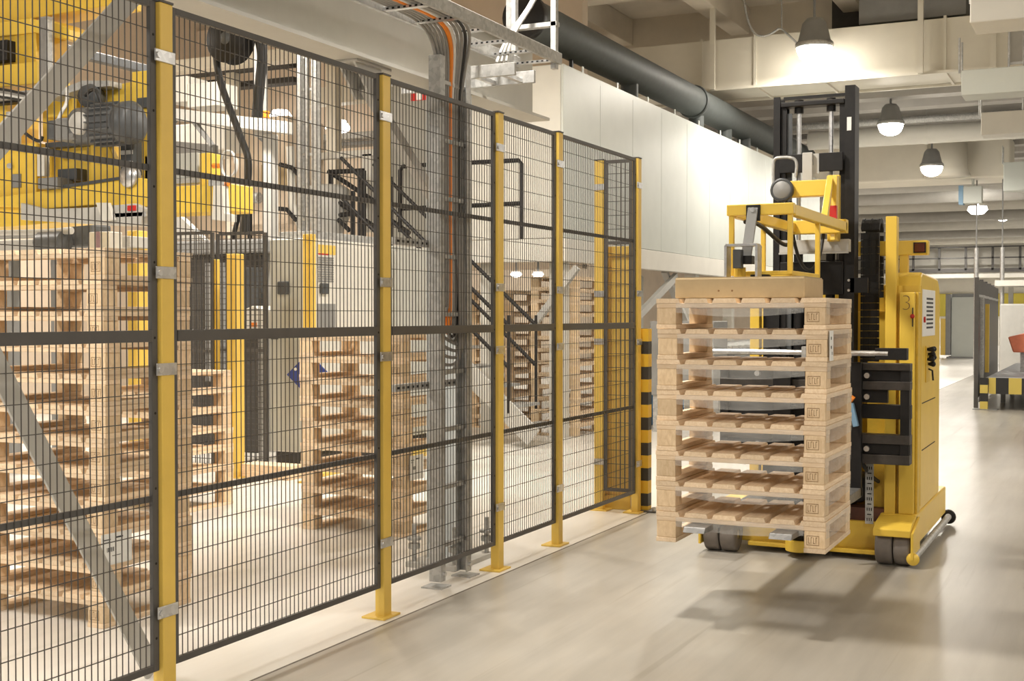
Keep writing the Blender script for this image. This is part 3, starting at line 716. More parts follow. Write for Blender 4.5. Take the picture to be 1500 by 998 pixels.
# gantry beam
gb = thing('gantry_beam', 'large pale grey steel beam running above the fence', 'beam', (-3.5, 5.5, 2.7))
zb = 2.70
gm = MB(); gm.box(-3.62, -3.36, 2.4, 7.6, zb, zb+.018); gm.box(-3.62, -3.36, 2.4, 7.6, zb+.46, zb+.478); gm.box(-3.496, -3.484, 2.4, 7.6, zb+.018, zb+.46)
gm.build('i_section', paint('beam grey', (.50,.49,.45), .04, 5, .5), gb)
# knee bracket and its diagonal
kb = thing('knee_brace', 'pale grey diagonal knee brace with triangular bracket below the beam', 'brace', (-3.49, 5.2, 2.6))
p0, p1 = at(541, 95, 'X', -3.46), at(640, 292, 'X', -3.46)
MB().box(-3.57, -3.40, p0.y-.21, p0.y+.12, zb-.012, zb).build('bracket_plate', M['grey'], kb, .002)
for x in (-3.52, -3.43): MB().prism([(p0.y-.19, zb-.012), (p0.y+.06, zb-.012), (p0.y+.035, zb-.16), (p0.y-.04, zb-.17)], 'X', x-.006, x+.006).build('bracket_cheek', M['grey'], kb)
MB().bar(Vector((-3.475, p0.y-.02, zb-.10)), Vector((-3.475, p1.y, p1.z)), .05, .06).build('diagonal', M['grey'], kb, .002)
MB().cyl((-3.40, p0.y, zb-.12), (-3.54, p0.y, zb-.12), .018, 10).build('pin', M['steel'], kb)
# flat braces crossing near the left edge
a, b = at(0, 208, 'X', -3.42), at(188, 0, 'X', -3.42); d = (b-a).normalized()
fb = MB().bar(a - d*1.0, a + d*((2.69-a.z)/d.z), .012, .085, (1, 0, 0)); 
o = MB().bar(a - d*1.0, a + d*((2.69-a.z)/d.z), .085, .012, (1, 0, 0)).build('flat_brace', M['grey'], None, .002)
tag(o, 'pale grey flat bar rising diagonally past the yellow gripper', 'brace', 'diagonal braces of the gantry')
a, b = at(0, 545, 'X', -3.42), at(224, 985, 'X', -3.42); d = (b-a).normalized()
o = MB().bar(a - d*1.0, a + d*(abs(a.z-.015)/abs(d.z)), .085, .012, (1, 0, 0)).build('flat_brace', M['grey'], None, .002)
tag(o, 'pale grey flat bar slanting down to the floor before the left pallet stack', 'brace', 'diagonal braces of the gantry')
# cable tray overhead
ct = thing('cable_tray', 'galvanised ladder-type cable tray hanging above the fence', 'cable tray', (-3.08, 5.5, 2.9))
XN, XT, ZR = -2.965, -3.235, 2.90
for x in (XN, XT): MB().box(x-.012, x+.012, 2.5, 6.86, ZR, ZR+.065).build('tray_rail', M['galv'], ct, .002)
for k in range(15):
    y = 2.65+.295*k
    r_ = MB().box(XT+.012, XN-.012, y-.016, y+.016, ZR+.005, ZR+.02).build('tray_rung', M['steel'], ct)
    h = MB()
    for q in range(7): h.box(XT+.03+.032*q, XT+.044+.032*q, y-.017, y+.017, ZR+.008, ZR+.017)
    h.build('rung_slot', M['hole'], r_)
for x in (XN-.02, XT-.01):
    MB().box(x-.016, x+.016, 6.80, 6.84, ZR-.03, ZC).build('hanger', M['galv'], ct)
MB().box(XT, XN, 6.80, 6.85, ZR+.22, ZR+.245).build('hanger_bar', M['galv'], ct)
MB().box(XT-.05, XT-.02, 6.79, 6.83, ZR+.1, ZC).build('hanger_pipe', M['steel'], ct)
# branch tray going left from the ladder top
bt2 = thing('cable_tray', 'short galvanised cable tray branch leaving the ladder top', 'cable tray', (-3.4, 6.45, 2.75))
for y in (6.36, 6.62): MB().box(-3.9, -3.02, y-.012, y+.012, 2.76, 2.83).build('tray_rail', M['galv'], bt2, .002)
for k in range(5): MB().box(-3.8+.17*k, -3.77+.17*k, 6.37, 6.61, 2.765, 2.785).build('tray_rung', M['steel'], bt2)
# cables: along the tray, over the edge and down the ladder
for k in range(11):
    y = ya+.045+k*(yb-ya-.09)/10
    xk = XT+.035+.02*k
    col = 'orange' if k == 5 else ('bcable' if k == 9 else ('wcable' if k in (6,) else 'cable'))
    yend = 5.72+.02*k
    pts = [(xk, 2.5, ZR+.03), (xk, yend-.5, ZR+.03)] + bez((xk, yend-.35, ZR+.03), (xk, yend+.05, ZR+.03), (XLAD-.01, y, 2.85), (XLAD-.004, y, 2.45), 12)
    zl = 1.72-.03*k if k != 5 else 1.45
    pts += [(XLAD-.004, y, 2.1), (XLAD-.004, y+.004*math.sin(k), 1.95)] 
    pts += bez((XLAD-.004, y, 1.85), (XLAD+.006, y-.01, zl-.25), (XLAD-.03, ya+.14+.01*k, zl-.24), at(648, 372+8*k, 'X', XLAD-.05), 12)
    pts += [at(640, 366+8*k, 'X', XLAD-.09), at(637, 362+8*k, 'X', XLAD-.16)]
    o = MB().tube(pts, .0095 if k != 5 else .013, 6).build('power_cable', M[col])
    if k == 5: tag(o, 'orange cable running along the tray and down the ladder', 'cable', 'cables on the ladder')
    elif k == 9: tag(o, 'black cable running along the tray and down the ladder', 'cable', 'cables on the ladder')
    elif k == 6: tag(o, 'white cable beside the orange one on the ladder', 'cable', 'cables on the ladder')
    else: tag(o, 'grey cable in the bundle down the cable ladder', 'cable', 'cables on the ladder')
for k in range(5):
    y = yb-.05-.02*k; z0 = 1.30-.02*k
    pts = bez((XLAD+.012, y, 1.95), (XLAD+.03, y+.05, z0), (XLAD+.03, yb+.05-.03*k, z0-.12), (XLAD-.02, ya+.10, z0+.02-.03*k), 14)
    tag(MB().tube(pts, .009, 6).build('power_cable', M['cable']), 'grey cable hanging in a loop in front of the ladder', 'cable', 'looped cables')
for k in range(3):
    pts = bez((-3.06, 6.75, 3.6), (-3.06+.02*k, 6.9, 3.25), (-3.2, 6.7, 3.2), (-3.18+.03*k, 6.45, 2.86), 12)
    tag(MB().tube(pts, .008, 6).build('power_cable', M['wcable' if k == 0 else 'cable']), 'thin cable curving between the tray hangers', 'cable', 'cables at the hangers')

# ================================================================ WHITE ENCLOSURE ON LEGS
XE, YE = -5.70, 13.27
en = thing('white_enclosure', 'long white panelled enclosure raised on grey steel legs', 'enclosure', (XE, YE, 0))
MB().box(-6.95, XE-.03, YE+.03, 26.0, 2.32, 4.22).build('core', M['mgrey'], en)
y = YE; 
while y < 26:
    MB().box(XE-.03, XE, y+.002, y+1.146, 2.31, 4.28).build('wall_panel', M['white'], en, .004); y += 1.15
xend = at(753, 100, 'Y', YE).x
for a, b in ((xend, -5.732), (-6.95, xend-.004)): MB().box(a, b, YE, YE+.03, 2.31, 4.28).build('wall_panel', M['offwhite'], en, .004)
MB().box(-6.95, XE-.001, YE+.001, 26, 4.22, 4.285).build('roof_edge', M['white'], en)
MB().box(XE-.08, XE+.03, YE+.001, 26, 2.04, 2.30).build('base_beam', M['offwhite'], en, .004)
MB().box(-8.0, XE-.08, YE-.03, YE+.09, 2.04, 2.30).build('base_beam', M['offwhite'], en, .004)
for k in range(9):
    MB().box(XE-.02, XE-.008, YE+.6+1.15*k, YE+.64+1.15*k, 4.28, 4.36).build('lifting_lug', M['white'], en)
for y in (YE+.25, 18.6, 23.8):
    for x in (-5.85, -6.75): MB().box(x-.09, x+.09, y-.09, y+.09, 0, 2.04).build('leg', M['offwhite'], en, .004)
MB().bar((-5.85, 18.5, 1.2), (-5.85, 17.3, 2.05), .09, .06).build('leg_brace', M['grey'], en)
p0, p1 = at(783, 478, 'Y', YE+.1), at(848, 392, 'Y', YE+.1)
MB().bar((p0.x, YE+.05, p0.z), (p1.x, YE+.05, p1.z), .08, .07).build('leg_brace', M['grey'], en)
p0, p1 = at(936, 462, 'X', XE-.05), at(990, 405, 'X', XE-.05)
MB().bar(p0, p1, .10, .06, (1, 0, 0)).build('leg_brace', M['grey'], en)
for px, py, k in ((756, 402, 'left of the white leg'), (788, 402, 'right of the white leg')):
    p = at(px, py, 'Y', 13.75)
    t = thing('under_lamp', 'small bright lamp under the white enclosure, ' + k, 'lamp', p, 'small lamps under the enclosure')
    MB().lathe([(.001, .03), (.05, .03), (.07, 0), (.05, -.03), (.001, -.04)], p, 'Z', 14).build('bulb', M['glow'], t)
    MB().cyl((p.x, p.y, p.z+.03), (p.x, p.y, 2.32), .012, 6).build('stem', M['mgrey'], t)
# machine below the enclosure: dark conveyor and blue bins seen in gaps
cv = thing('roller_conveyor', 'dark grey roller conveyor under the white enclosure', 'conveyor', (-5.2, 20, 0))
MB().box(-5.7, -4.6, 16.5, 23, .75, .95).build('frame', M['mgrey'], cv, .01)
for x, y in ((-5.6, 16.7), (-4.7, 16.7), (-5.6, 22.8), (-4.7, 22.8)): MB().box(x-.05, x+.05, y-.05, y+.05, 0, .75).build('leg', M['mgrey'], cv)
for k in range(20): MB().cyl((-5.62, 16.7+.31*k, .97), (-4.68, 16.7+.31*k, .97), .04, 10).build('roller', M['steel'], cv)
o = prect(950, 548, 985, 598, 15.5, .5).build('blue_bin', M['teal'], None, .02)
zz = [v.co.z for v in o.data.vertices]
tag(o, 'blue plastic bin on the floor behind the carried pallets', 'bin')
for v in o.data.vertices:
    if v.co.z == min(zz): v.co.z = 0.0
ic = thing('instrument_cart', 'grey wheeled cabinet between the bollard and the conveyor', 'cabinet', (-4.4, 15, 0))
c0 = at(952, 460, 'Y', 14.6)
MB().box(c0.x, c0.x+.8, 14.6, 15.2, .45, 1.35).build('body', M['mgrey'], ic, .01)
for dx in (.06, .74):
    for y in (14.66, 15.14): MB().box(c0.x+dx-.03, c0.x+dx+.03, y-.03, y+.03, 0, .45).build('leg', M['galv'], ic)

# dark pipe on top
pp = thing('exhaust_pipe', 'thick dark grey-green pipe running along the white enclosure roof', 'pipe', (-6.0, 18, 4.75))
MB().cyl((-6.0, 12.85, 4.76), (-6.0, 27, 4.76), .235, 28).build('pipe_run', M['pipe'], pp)
MB().lathe([(.001, 0), (.25, 0), (.255, .03), (.255, .12), (.24, .14)], (-6.0, 12.82, 4.76), 'Y', 28).build('end_cap', M['black'], pp)
MB().lathe([(.236, -.05), (.255, -.05), (.262, 0), (.255, .05), (.236, .05)], (-6.0, at(1015, 150, 'X', -6.0).y, 4.76), 'Y', 28).build('coupling', M['pipe'], pp)
for px in (922, 1020, 1062, 1090):
    y = at(px, 130, 'X', -6.0).y
    MB().cyl((-6.0, y, 4.285), (-6.0, y, 4.6), .12, 16).build('stub', M['pipe'], pp)
MB().box(-6.02, -5.98, 14.2, 14.24, 4.285, 4.6).build('stand', M['black'], pp)

# ================================================================ AIR DUCTS AND CEILING SERVICES
du = thing('air_duct', 'large pale rectangular air duct crossing behind the largest dome lamp', 'duct', (-4, 20.6, 5.1))
xs = [-9.5, -7.6, -6.2, -5.3, -4.2, -2.38, -1.5]
for i in range(6):
    MB().box(xs[i]+.006, xs[i+1]-.006, 20.2, 21.3, 5.13, 5.93).build('duct_section', M['duct'], du, .008)
    MB().box(xs[i+1]-.02, xs[i+1]+.02, 20.17, 21.33, 5.10, 5.96).build('flange', M['duct'], du)
for y0 in (20.13, 21.31): MB().box(-9.5, -1.2, y0, y0+.06, 5.09, 5.13).build('support_rail', M['duct'], du)
for px in (1043, 1348, 1455):
    x = at(px, 60, 'Y', 20.05).x
    MB().box(x-.04, x+.04, 20.05, 20.12, 5.1, ZC).build('hanger', M['duct'], du)
MB().box(-1.49, -1.0, 20.3, 21.2, 5.2, 5.86).build('end_grille', M['grey'], du)
d3 = thing('air_duct', 'wide cream duct crossing the far hall with a round outlet', 'duct', (-4, 30.5, 4.5))
MB().box(-9, -2.15, 30, 31.4, 4.48, 5.42).build('duct_body', M['duct'], d3, .04)
MB().lathe([(.001, -.12), (.5, -.12), (.42, .05), (.42, .6), (.001, .6)], (-3.4, 29.4, 4.6), 'Z', 24).build('outlet', M['duct'], d3)
d4 = thing('round_duct', 'round pale spiral duct crossing above the far cream duct', 'duct', (-3, 25, 4.9))
MB().cyl((-5.7, 26, 4.98), (3, 26, 4.98), .19, 20).build('duct_run', M['offwhite'], d4)
for x in (-5, -3.4, -1.8, -.2): MB().cyl((x-.03, 26, 4.98), (x+.03, 26, 4.98), .2, 20).build('seam_ring', M['offwhite'], d4)
for x in (-3.4, -.2): MB().cyl((x, 26, 5.1), (x, 26, 5.75), .01, 6).build('hanger', M['galv'], d4)
for i, (y, z, r, mm) in enumerate([(25.6, 5.22, .07, 'galv'), (26.9, 5.2, .06, 'mgrey'), (33.5, 4.75, .22, 'grey'), (36.5, 4.7, .2, 'grey'), (40, 4.75, .22, 'offwhite'), (44, 4.7, .2, 'grey'), (48.5, 4.72, .22, 'offwhite'), (53, 4.7, .25, 'grey'), (57.5, 4.7, .25, 'offwhite')]):
    o = MB().cyl((-12, y, z), (6, y, z), r, 16).build('ceiling_pipe', M[mm])
    tag(o, 'pipe under the far roof, %s from the camera' % ORD[i], 'pipe', 'pipes under the far roof')
for i, (px0, py0, py1, Y, wd, nm) in enumerate([(1421, -14, 34, 9, .9, 'topmost, cut by the upper right corner'), (1408, 103, 140, 14, .75, 'second from the top, below the large duct'), (1437, 165, 198, 19, .9, 'third from the top at the right edge'), (1470, 238, 280, 28, 1.2, 'lowest, beside the far cream duct')]):
    a, b = at(px0, py0, 'Y', Y), at(px0, py1, 'Y', Y)
    t = thing('sound_baffle', 'pale hanging panel at the right, ' + nm, 'panel', (a.x, Y, b.z), 'hanging panels at the right')
    MB().box(a.x, a.x+wd, Y, Y+.4, b.z, a.z).build('board', M['white' if i % 2 else 'offwhite'], t, .01)
    for dy in (.06, .3): MB().cyl((a.x-.025, Y+dy, a.z-.02), (a.x-.025, Y+dy, a.z+.35), .012, 6).build('hanger_clip', M['galv'], t)
    MB().cyl((a.x+wd*.6, Y+.2, a.z), (a.x+wd*.6, Y+.2, ZC if Y < 22 else 5.35), .012, 6).build('suspension_rod', M['galv'], t)
o = thing('ceiling_unit', 'dark box between the beams above the large duct', 'unit', (-2.9, 20.7, 6.0))
MB().box(-3.7, -2.1, 20.4, 21.0, 6.0, 6.42).build('casing', M['mgrey'], o, .01)
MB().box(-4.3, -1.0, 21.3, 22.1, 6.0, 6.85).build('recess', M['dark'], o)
o = thing('flood_light', 'pale blue-grey box fitting under the far pipes', 'light fitting', (-3.2, 30, 4))
a, b = at(1411, 273, 'Y', 30.1), at(1438, 297, 'Y', 30.1)
MB().box(a.x, b.x, 30.1, 30.4, b.z, a.z).build('housing', M['white'], o, .01); MB().box(a.x-.1, a.x, 30.1, 30.4, b.z-.02, a.z+.02).build('end_plate', M['lblue'], o)
MB().cyl((b.x-.2, 30.25, a.z-.02), (b.x-.2, 30.25, 4.48), .03, 8).build('stem', M['white'], o)
for (px, py, Y, k) in [(1432, 308, 34.15, 'under the far pipes')]:
    p = at(px, py, 'Y', Y)
    tag(MB().lathe([(.001, 5.35-p.z), (.03, 5.35-p.z), (.03, .1), (.22, .1), (.25, 0), (.15, -.1), (.001, -.12)], p, 'Z', 14).build('far_lamp', M['glow']), 'small bright lamp far away, ' + k, 'lamp', 'far small lamps')
# drooping cable under the ceiling near the big lamp
pts = bez(at(1090, 0, 'Y', 19.9), at(1095, 40, 'Y', 19.9), at(1105, 70, 'Y', 19.9), at(1140, 42, 'Y', 19.9)) + bez(at(1145, 42, 'Y', 19.9), at(1165, 60, 'Y', 19.9), at(1195, 90, 'Y', 19.9), at(1209, 106, 'Y', 19.9))
tag(MB().tube(pts, .018, 6).build('ceiling_cable', M['galv']), 'grey cable drooping from the ceiling beside the largest lamp', 'cable')
tag(MB().tube([at(1145, 0, 'Y', 19.9), at(1145, 42, 'Y', 19.9)], .012, 6).build('ceiling_chain', M['galv']), 'short hanging chain beside the largest dome lamp', 'chain')

# ================================================================ PALLETISING GRIPPER (left, above the stack)
YG = 6.5
gr = thing('palletising_gripper', 'yellow gantry gripper with dark gear motor above the left pallet stack', 'robot', (-6.0, YG+.3, 2.0))
def pprism(pts, Y, d):
    q = [at(x, y, 'Y', Y) for x, y in pts]
    return MB().prism([(p.x, p.z) for p in q], 'Y', Y, Y+d)
def gp(name, mb, mat, bevel=.006, parent=None): return mb.build(name, M[mat], parent or gr, bevel)
arm = gp('lower_arm', pprism([(-60, 296), (54, 281), (196, 260), (218, 262), (218, 303), (140, 300), (65, 306), (-60, 300)], YG, .22), 'tyellow')
gp('lower_beam', prect(212, 272, 336, 312, YG+.02, .25), 'tyellow')
gp('arm_underside', pprism([(-60, 300), (66, 305), (140, 301), (130, 322), (20, 332), (-60, 334)], YG+.04, .3), 'tyellow')
gp('grey_housing', pprism([(30, 297), (66, 306), (130, 304), (196, 298), (212, 305), (205, 330), (140, 328), (30, 322)], YG-.05, .25), 'grey')
gp('white_flap', pprism([(140, 297), (158, 297), (166, 322), (150, 324)], YG-.09, .03), 'offwhite', .002)
gp('left_body', prect(-80, 214, 53, 296, YG+.06, .4), 'tyellow', .01)
gp('body_window', prect(16, 255, 30, 275, YG+.05, .02), 'mgrey', .002)
gp('body_bolt', MB().cyl(at(14, 243, 'Y', YG+.06), at(14, 243, 'Y', YG+.03), .02, 10), 'steel', 0)
gp('mid_body', prect(66, 212, 140, 270, YG+.15, .35), 'tyellow', .01)
gp('mid_gusset', pprism([(132, 212), (158, 212), (176, 250), (176, 268), (132, 268)], YG+.10, .05), 'tyellow')
gp('grey_block', prect(55, 260, 84, 276, YG-.06, .15), 'mgrey')
gp('valve_unit', prect(84, 247, 112, 264, YG+.05, .12), 'dgrey')
gp('upright_plate', prect(193, 104, 219, 300, YG+.12, .10), 'tyellow')
gp('plate_window', prect(200, 143, 216, 158, YG+.10, .02), 'dgrey', .002)
gp('plate_window', prect(200, 262, 213, 273, YG+.10, .02), 'dgrey', .002)
gp('upper_arm', pprism([(68, 148), (106, 140), (150, 128), (196, 119), (196, 160), (158, 162), (150, 168), (68, 172)], YG+.14, .18), 'tyellow')
gp('upper_bracket', prect(105, 143, 112, 170, YG+.08, .05), 'tyellow')
gp('top_beam', pprism([(-60, -20), (172, -20), (170, 6), (52, 26), (-60, 42)], YG+.2, .25), 'tyellow')
gp('top_block', pprism([(-60, 42), (45, 26), (46, 48), (-60, 60)], YG+.1, .3), 'tyellow')
gp('lower_block', pprism([(45, 30), (70, 28), (102, 42), (102, 58), (70, 52), (45, 46)], YG+.1, .3), 'tyellow')
gp('column_block', prect(-60, 50, 53, 102, YG+.12, .3), 'tyellow_d')
gp('clamp_bar', prect(-60, 96, 56, 128, YG+.05, .3), 'tyellow')
gp('dark_unit', prect(-60, 62, 10, 92, YG+.04, .1), 'black')
gp('side_body', prect(-80, 150, 10, 214, YG+.1, .3), 'tyellow')
gp('link_body', prect(62, 160, 108, 206, YG+.22, .2), 'tyellow')
# cable guide
cg = gp('cable_guide', prect(58, 24, 70, 122, YG-.02, .05), 'galv', .003)
m = MB()
for k in range(5):
    q = at(59+2.2*k, 26, 'Y', YG-.03); e = at(59+2.2*k, 118, 'Y', YG-.03); l = at(-20, 140+2*k, 'Y', YG-.03)
    m = MB().tube([q] + bez(e, e+Vector((0, 0, -.12)), l+Vector((.35, 0, 0)), l, 10), .008, 6); m.build('cable', M['cable'], cg)
gp('deck_plate', pprism([(70, 138), (120, 118), (160, 118), (160, 126), (120, 130), (70, 146)], YG+.02, .25), 'galv', .002)
gp('hose_drum', MB().lathe([(.001, 0), (.07, 0), (.09, .05), (.07, .12), (.001, .12)], at(125, 140, 'Y', YG-.02), 'Y', 16), 'dgrey', 0)
# gear motor: terminal box, gearbox, finned motor
c = at(152, 183, 'Y', YG-.12); mo = gp('motor', MB().cyl(c+Vector((-.20, 0, 0)), c+Vector((.17, 0, 0)), .125, 28), 'motor', 0)
for k in range(18):
    t_ = 2*math.pi*k/18; dv = Vector((0, math.cos(t_), math.sin(t_)))
    MB().bar(c+dv*.13+Vector((-.05, 0, 0)), c+dv*.13+Vector((.15, 0, 0)), .008, .03, dv).build('cooling_fin', M['motor'], mo)
MB().lathe([(.001, .0), (.13, 0), (.14, .02), (.14, .08), (.10, .11), (.001, .115)], c+Vector((.17, 0, 0)), 'X', 24).build('fan_cover', M['dgrey'], mo)
MB().lathe([(.001, -.05), (.06, -.05), (.075, -.03), (.075, .02)], c+Vector((-.10, -.10, 0)), 'Y', 20).build('round_cover', M['grey'], mo)
gp('gearbox', prect(100, 172, 122, 206, YG-.18, .2), 'motor', .015)
tb = gp('terminal_box', prect(80, 172, 110, 205, YG-.22, .18), 'mgrey', .012)
prect(83, 177, 107, 202, YG-.23, .012).build('box_lid', M['mgrey'], tb, .004)
gp('brake_unit', prect(68, 176, 82, 204, YG-.18, .14), 'motor', .012)
gp('encoder_cable', MB().tube(bez(at(85, 176, 'Y', YG-.2), at(95, 150, 'Y', YG-.2), at(100, 160, 'Y', YG-.2), at(98, 130, 'Y', YG-.1)), .012, 6), 'wcable', 0)
gp('pulley', MB().lathe([(.001, 0), (.07, 0), (.08, .02), (.06, .03), (.08, .04), (.07, .06), (.001, .06)], at(186, 258, 'Y', YG-.03), 'Y', 20), 'steel', 0)
gp('red_sensor', prect(186, 301, 198, 309, YG-.06, .05), 'red', .003)
gp('sensor_strip', prect(168, 311, 214, 318, YG-.05, .08), 'galv', .003)
# right end of the gripper
gp('glass_guard', prect(212, 226, 290, 262, YG+.12, .03), 'cab', .003)
gp('guard_rail', prect(212, 262, 300, 270, YG+.08, .06), 'galv', .003)
gp('end_post', prect(292, 224, 309, 276, YG+.05, .10), 'tyellow')
gp('end_bracket', pprism([(312, 272), (326, 272), (328, 312), (338, 314), (338, 325), (310, 322)], YG-.04, .06), 'offwhite', .003)
gp('end_sensor', prect(305, 262, 328, 272, YG-.02, .08), 'galv', .003)
for px, py in ((316, 243), (330, 269)): gp('sensor_tip', MB().cyl(at(px-4, py, 'Y', YG), at(px+5, py, 'Y', YG), .016, 8), 'orange', 0)
pc = at(333, 240, 'Y', YG)
gp('hose_coil', MB().tube([pc+Vector((.06*math.cos(a), .02*a/9, .085*math.sin(a))) for a in [k*math.pi/8 for k in range(34)]], .006, 6), 'wcable', 0)
gp('drive_column', prect(175, 166, 193, 256, YG+.02, .14), 'dgrey', .01)
for k in range(5): gp('belt_tooth', prect(176, 172+16*k, 192, 178+16*k, YG+.005, .02), 'galv', .002)
gp('gap_cover', prect(54, 216, 65, 258, YG+.02, .05), 'offwhite', .003)
gp('painted_shadow_line', prect(66, 205, 176, 213, YG+.08, .1), 'dgrey', .003)  # dark strip painted in for the shadow line across the gripper
gp('cable_tray', prect(-60, 136, 66, 146, YG-.02, .12), 'galv', .003)
for k in range(4): gp('tray_cable', MB().tube(bez(at(-30, 132+3*k, 'Y', YG-.03), at(20, 124+5*k, 'Y', YG-.03), at(40, 150+2*k, 'Y', YG-.03), at(72, 134+3*k, 'Y', YG-.03)), .012, 6), ['bcable', 'cable', 'wcable', 'bcable'][k], 0)
gp('body_seam', prect(-60, 148, 60, 152, YG+.03, .08), 'black', .002)
gp('arm_edge', pprism([(84, 272), (196, 256), (196, 260), (84, 277)], YG-.012, .012), 'dgrey', 0)
gp('clamp_cylinder', MB().cyl(at(20, 165, 'Y', YG-.02), at(20, 212, 'Y', YG-.02), .05, 16), 'galv', 0)
gp('air_hose', MB().tube(bez(at(15, 205, 'Y', YG-.05), at(5, 150, 'Y', YG-.1), at(60, 230, 'Y', YG-.1), at(62, 200, 'Y', YG-.08)), .012, 6), 'bcable', 0)
gp('air_hose', MB().tube(bez(at(125, 140, 'Y', YG-.05), at(150, 110, 'Y', YG-.1), at(140, 165, 'Y', YG-.1), at(160, 158, 'Y', YG-.02)), .012, 6), 'bcable', 0)
# suspension of the gripper: steel cross beam above
MB().bar(at(90, 72, 'Y', 7.0), at(222, 104, 'Y', 8.6), .08, .07).build('carrier_beam', M['dgrey'], gr, .004)

# conveyor and rails behind the left stack
cb = thing('chain_conveyor', 'grey chain conveyor behind the left pallet stack', 'conveyor', (-6.6, 8.3, 0))
gp('side_frame', prect(-60, 333, 108, 346, 8.0, .3), 'mgrey', .006, cb)
gp('side_frame', prect(-60, 350, 190, 366, 8.4, .3), 'grey', .006, cb)
gp('drive_unit', prect(98, 328, 132, 362, 7.9, .25), 'motor', .02, cb)
gp('guide_rail', MB().cyl(at(-40, 341, 'Y', 7.8), at(105, 338, 'Y', 7.8), .03, 12), 'grey', 0, cb)
gp('gear_motor', MB().cyl(at(60, 356, 'Y', 7.8), at(95, 354, 'Y', 7.8), .09, 16), 'motor', 0, cb)
for px in (10, 80, 150): 
    a = at(px, 366, 'Y', 8.45); MB().box(a.x-.05, a.x+.05, 8.45, 8.55, 0, a.z).build('leg', M['mgrey'], cb)
bx = thing('junction_box', 'pale control box on a stand behind the left pallet stack', 'box', (-6.3, 8.0, 0))
a, b = at(130, 340, 'Y', 7.7), at(160, 366, 'Y', 7.7)
MB().box(a.x, b.x, 7.7, 7.85, b.z, a.z).build('housing', M['offwhite'], bx, .008); MB().box(a.x+.04, a.x+.10, 7.74, 7.8, 0, b.z).build('stand', M['galv'], bx)
MB().box(a.x+.08, a.x+.12, 7.695, 7.7, b.z, a.z).build('cover_strip', paint('mauve', (.30,.20,.25), .1, 8, .5), bx)

# yellow guard columns inside the cell
def ycol(px0, px1, py0, Y, label, d=.14):
    a, b = at(px0, py0, 'Y', Y), at(px1, py0, 'Y', Y)
    t = thing('guard_column', label, 'guard column', ((a.x+b.x)/2, Y, 0), 'yellow columns inside the cell')
    MB().box(a.x, b.x, Y, Y+d, .01, a.z).build('profile', M['yellow'], t, .006)
    m = MB().box(a.x+(b.x-a.x)*.55, a.x+(b.x-a.x)*.62, Y-.004, Y, .05, a.z-.02).build('groove', M['tyellow_d'], t)
    MB().box(a.x-.04, b.x+.04, Y-.03, Y+d+.03, 0, .012).build('base_plate', M['yellow'], t)
ycol(330, 346, 372, 8.9, 'stout yellow guard column beside the small pallet stack', .11)
ycol(186, 200, 338, 8.6, 'yellow guard column seen behind the left pallet stack')
ycol(313, 317, 380, 9.3, 'thin yellow post left of the stout guard column', .05)
ycol(443, 457, 343, 8.9, 'yellow post in front of the control cabinet corner', .06)
ycol(644, 650, 410, 11.0, 'slim yellow post behind the cable ladder', .05)

# inner mesh fence
def mesh_x(px0, px1, pyt, Y, label, pz=.0, sx=.05, sz=.05, pyb=None):
    a, b = at(px0, pyt, 'Y', Y), at(px1, pyt, 'Y', Y)
    z1 = a.z; t = thing('mesh_fence', label, 'fence', ((a.x+b.x)/2, Y, pz), 'inner mesh fence')
    for u in (a.x, b.x): MB().box(u-.018, u+.018, Y-.01, Y+.01, pz, z1).build('stile', M['fgrey'], t)
    for z in (pz, z1, (pz+z1)/2): MB().box(a.x+.018, b.x-.018, Y-.01, Y+.01, z-.015, z+.015).build('rail', M['fgrey'], t)
    m = MB(); n = int((b.x-a.x)/sx)
    for k in range(1, n): u = a.x+k*(b.x-a.x)/n; m.box(u-.003, u+.003, Y-.003, Y+.003, pz, z1)
    n = int((z1-pz)/sz)
    for k in range(1, n): z = pz+k*(z1-pz)/n; m.box(a.x, b.x, Y-.006, Y-.002, z-.003, z+.003)
    m.build('wire_mesh', M['wire'], t, kind='stuff')
mesh_x(246, 311, 343, 9.3, 'dark inner mesh panel behind the left pallet stack')
mesh_x(319, 388, 343, 9.6, 'dark inner mesh panel between yellow column and control cabinet')
# dark machine inside the inner fence
dm = thing('press_machine', 'dark machine standing behind the inner mesh fence', 'machine', (-8.4, 10.8, 0))
gp('machine_bed', prect(240, 372, 380, 640, 10.6, 1.2), 'dark', .02, dm)
for v in dm.children[0].data.vertices:
    if v.co.z < 1.0: v.co.z = 0
gp('top_frame', prect(236, 352, 380, 372, 10.5, 1.3), 'mgrey', .02, dm)
gp('panel', prect(300, 385, 330, 560, 10.55, .04), 'mgrey', .006, dm)
gp('panel', prect(356, 392, 378, 470, 10.5, .08), 'dgrey', .006, dm)
gp('press_plate', pprism([(246, 312), (265, 318), (300, 352), (246, 352)], 10.0, .08), 'grey', .004, dm)
bl = thing('tool_box', 'small white box with warning sticker behind the inner fence', 'box', (-7.3, 9.9, 0))
a, b = at(360, 448, 'Y', 9.9), at(386, 482, 'Y', 9.9)
MB().prism([(a.x, b.z), (b.x, b.z), (b.x, a.z-.05), (a.x+.08, a.z), (a.x, a.z-.03)], 'Y', 9.9, 10.2).build('casing', M['offwhite'], bl, .006)
MB().box(a.x+.05, a.x+.13, 9.895, 9.9, b.z+.02, b.z+.06).build('sticker', M['orange'], bl); MB().box(a.x+.07, a.x+.12, 10.0, 10.1, 0, b.z).build('stand', M['galv'], bl)

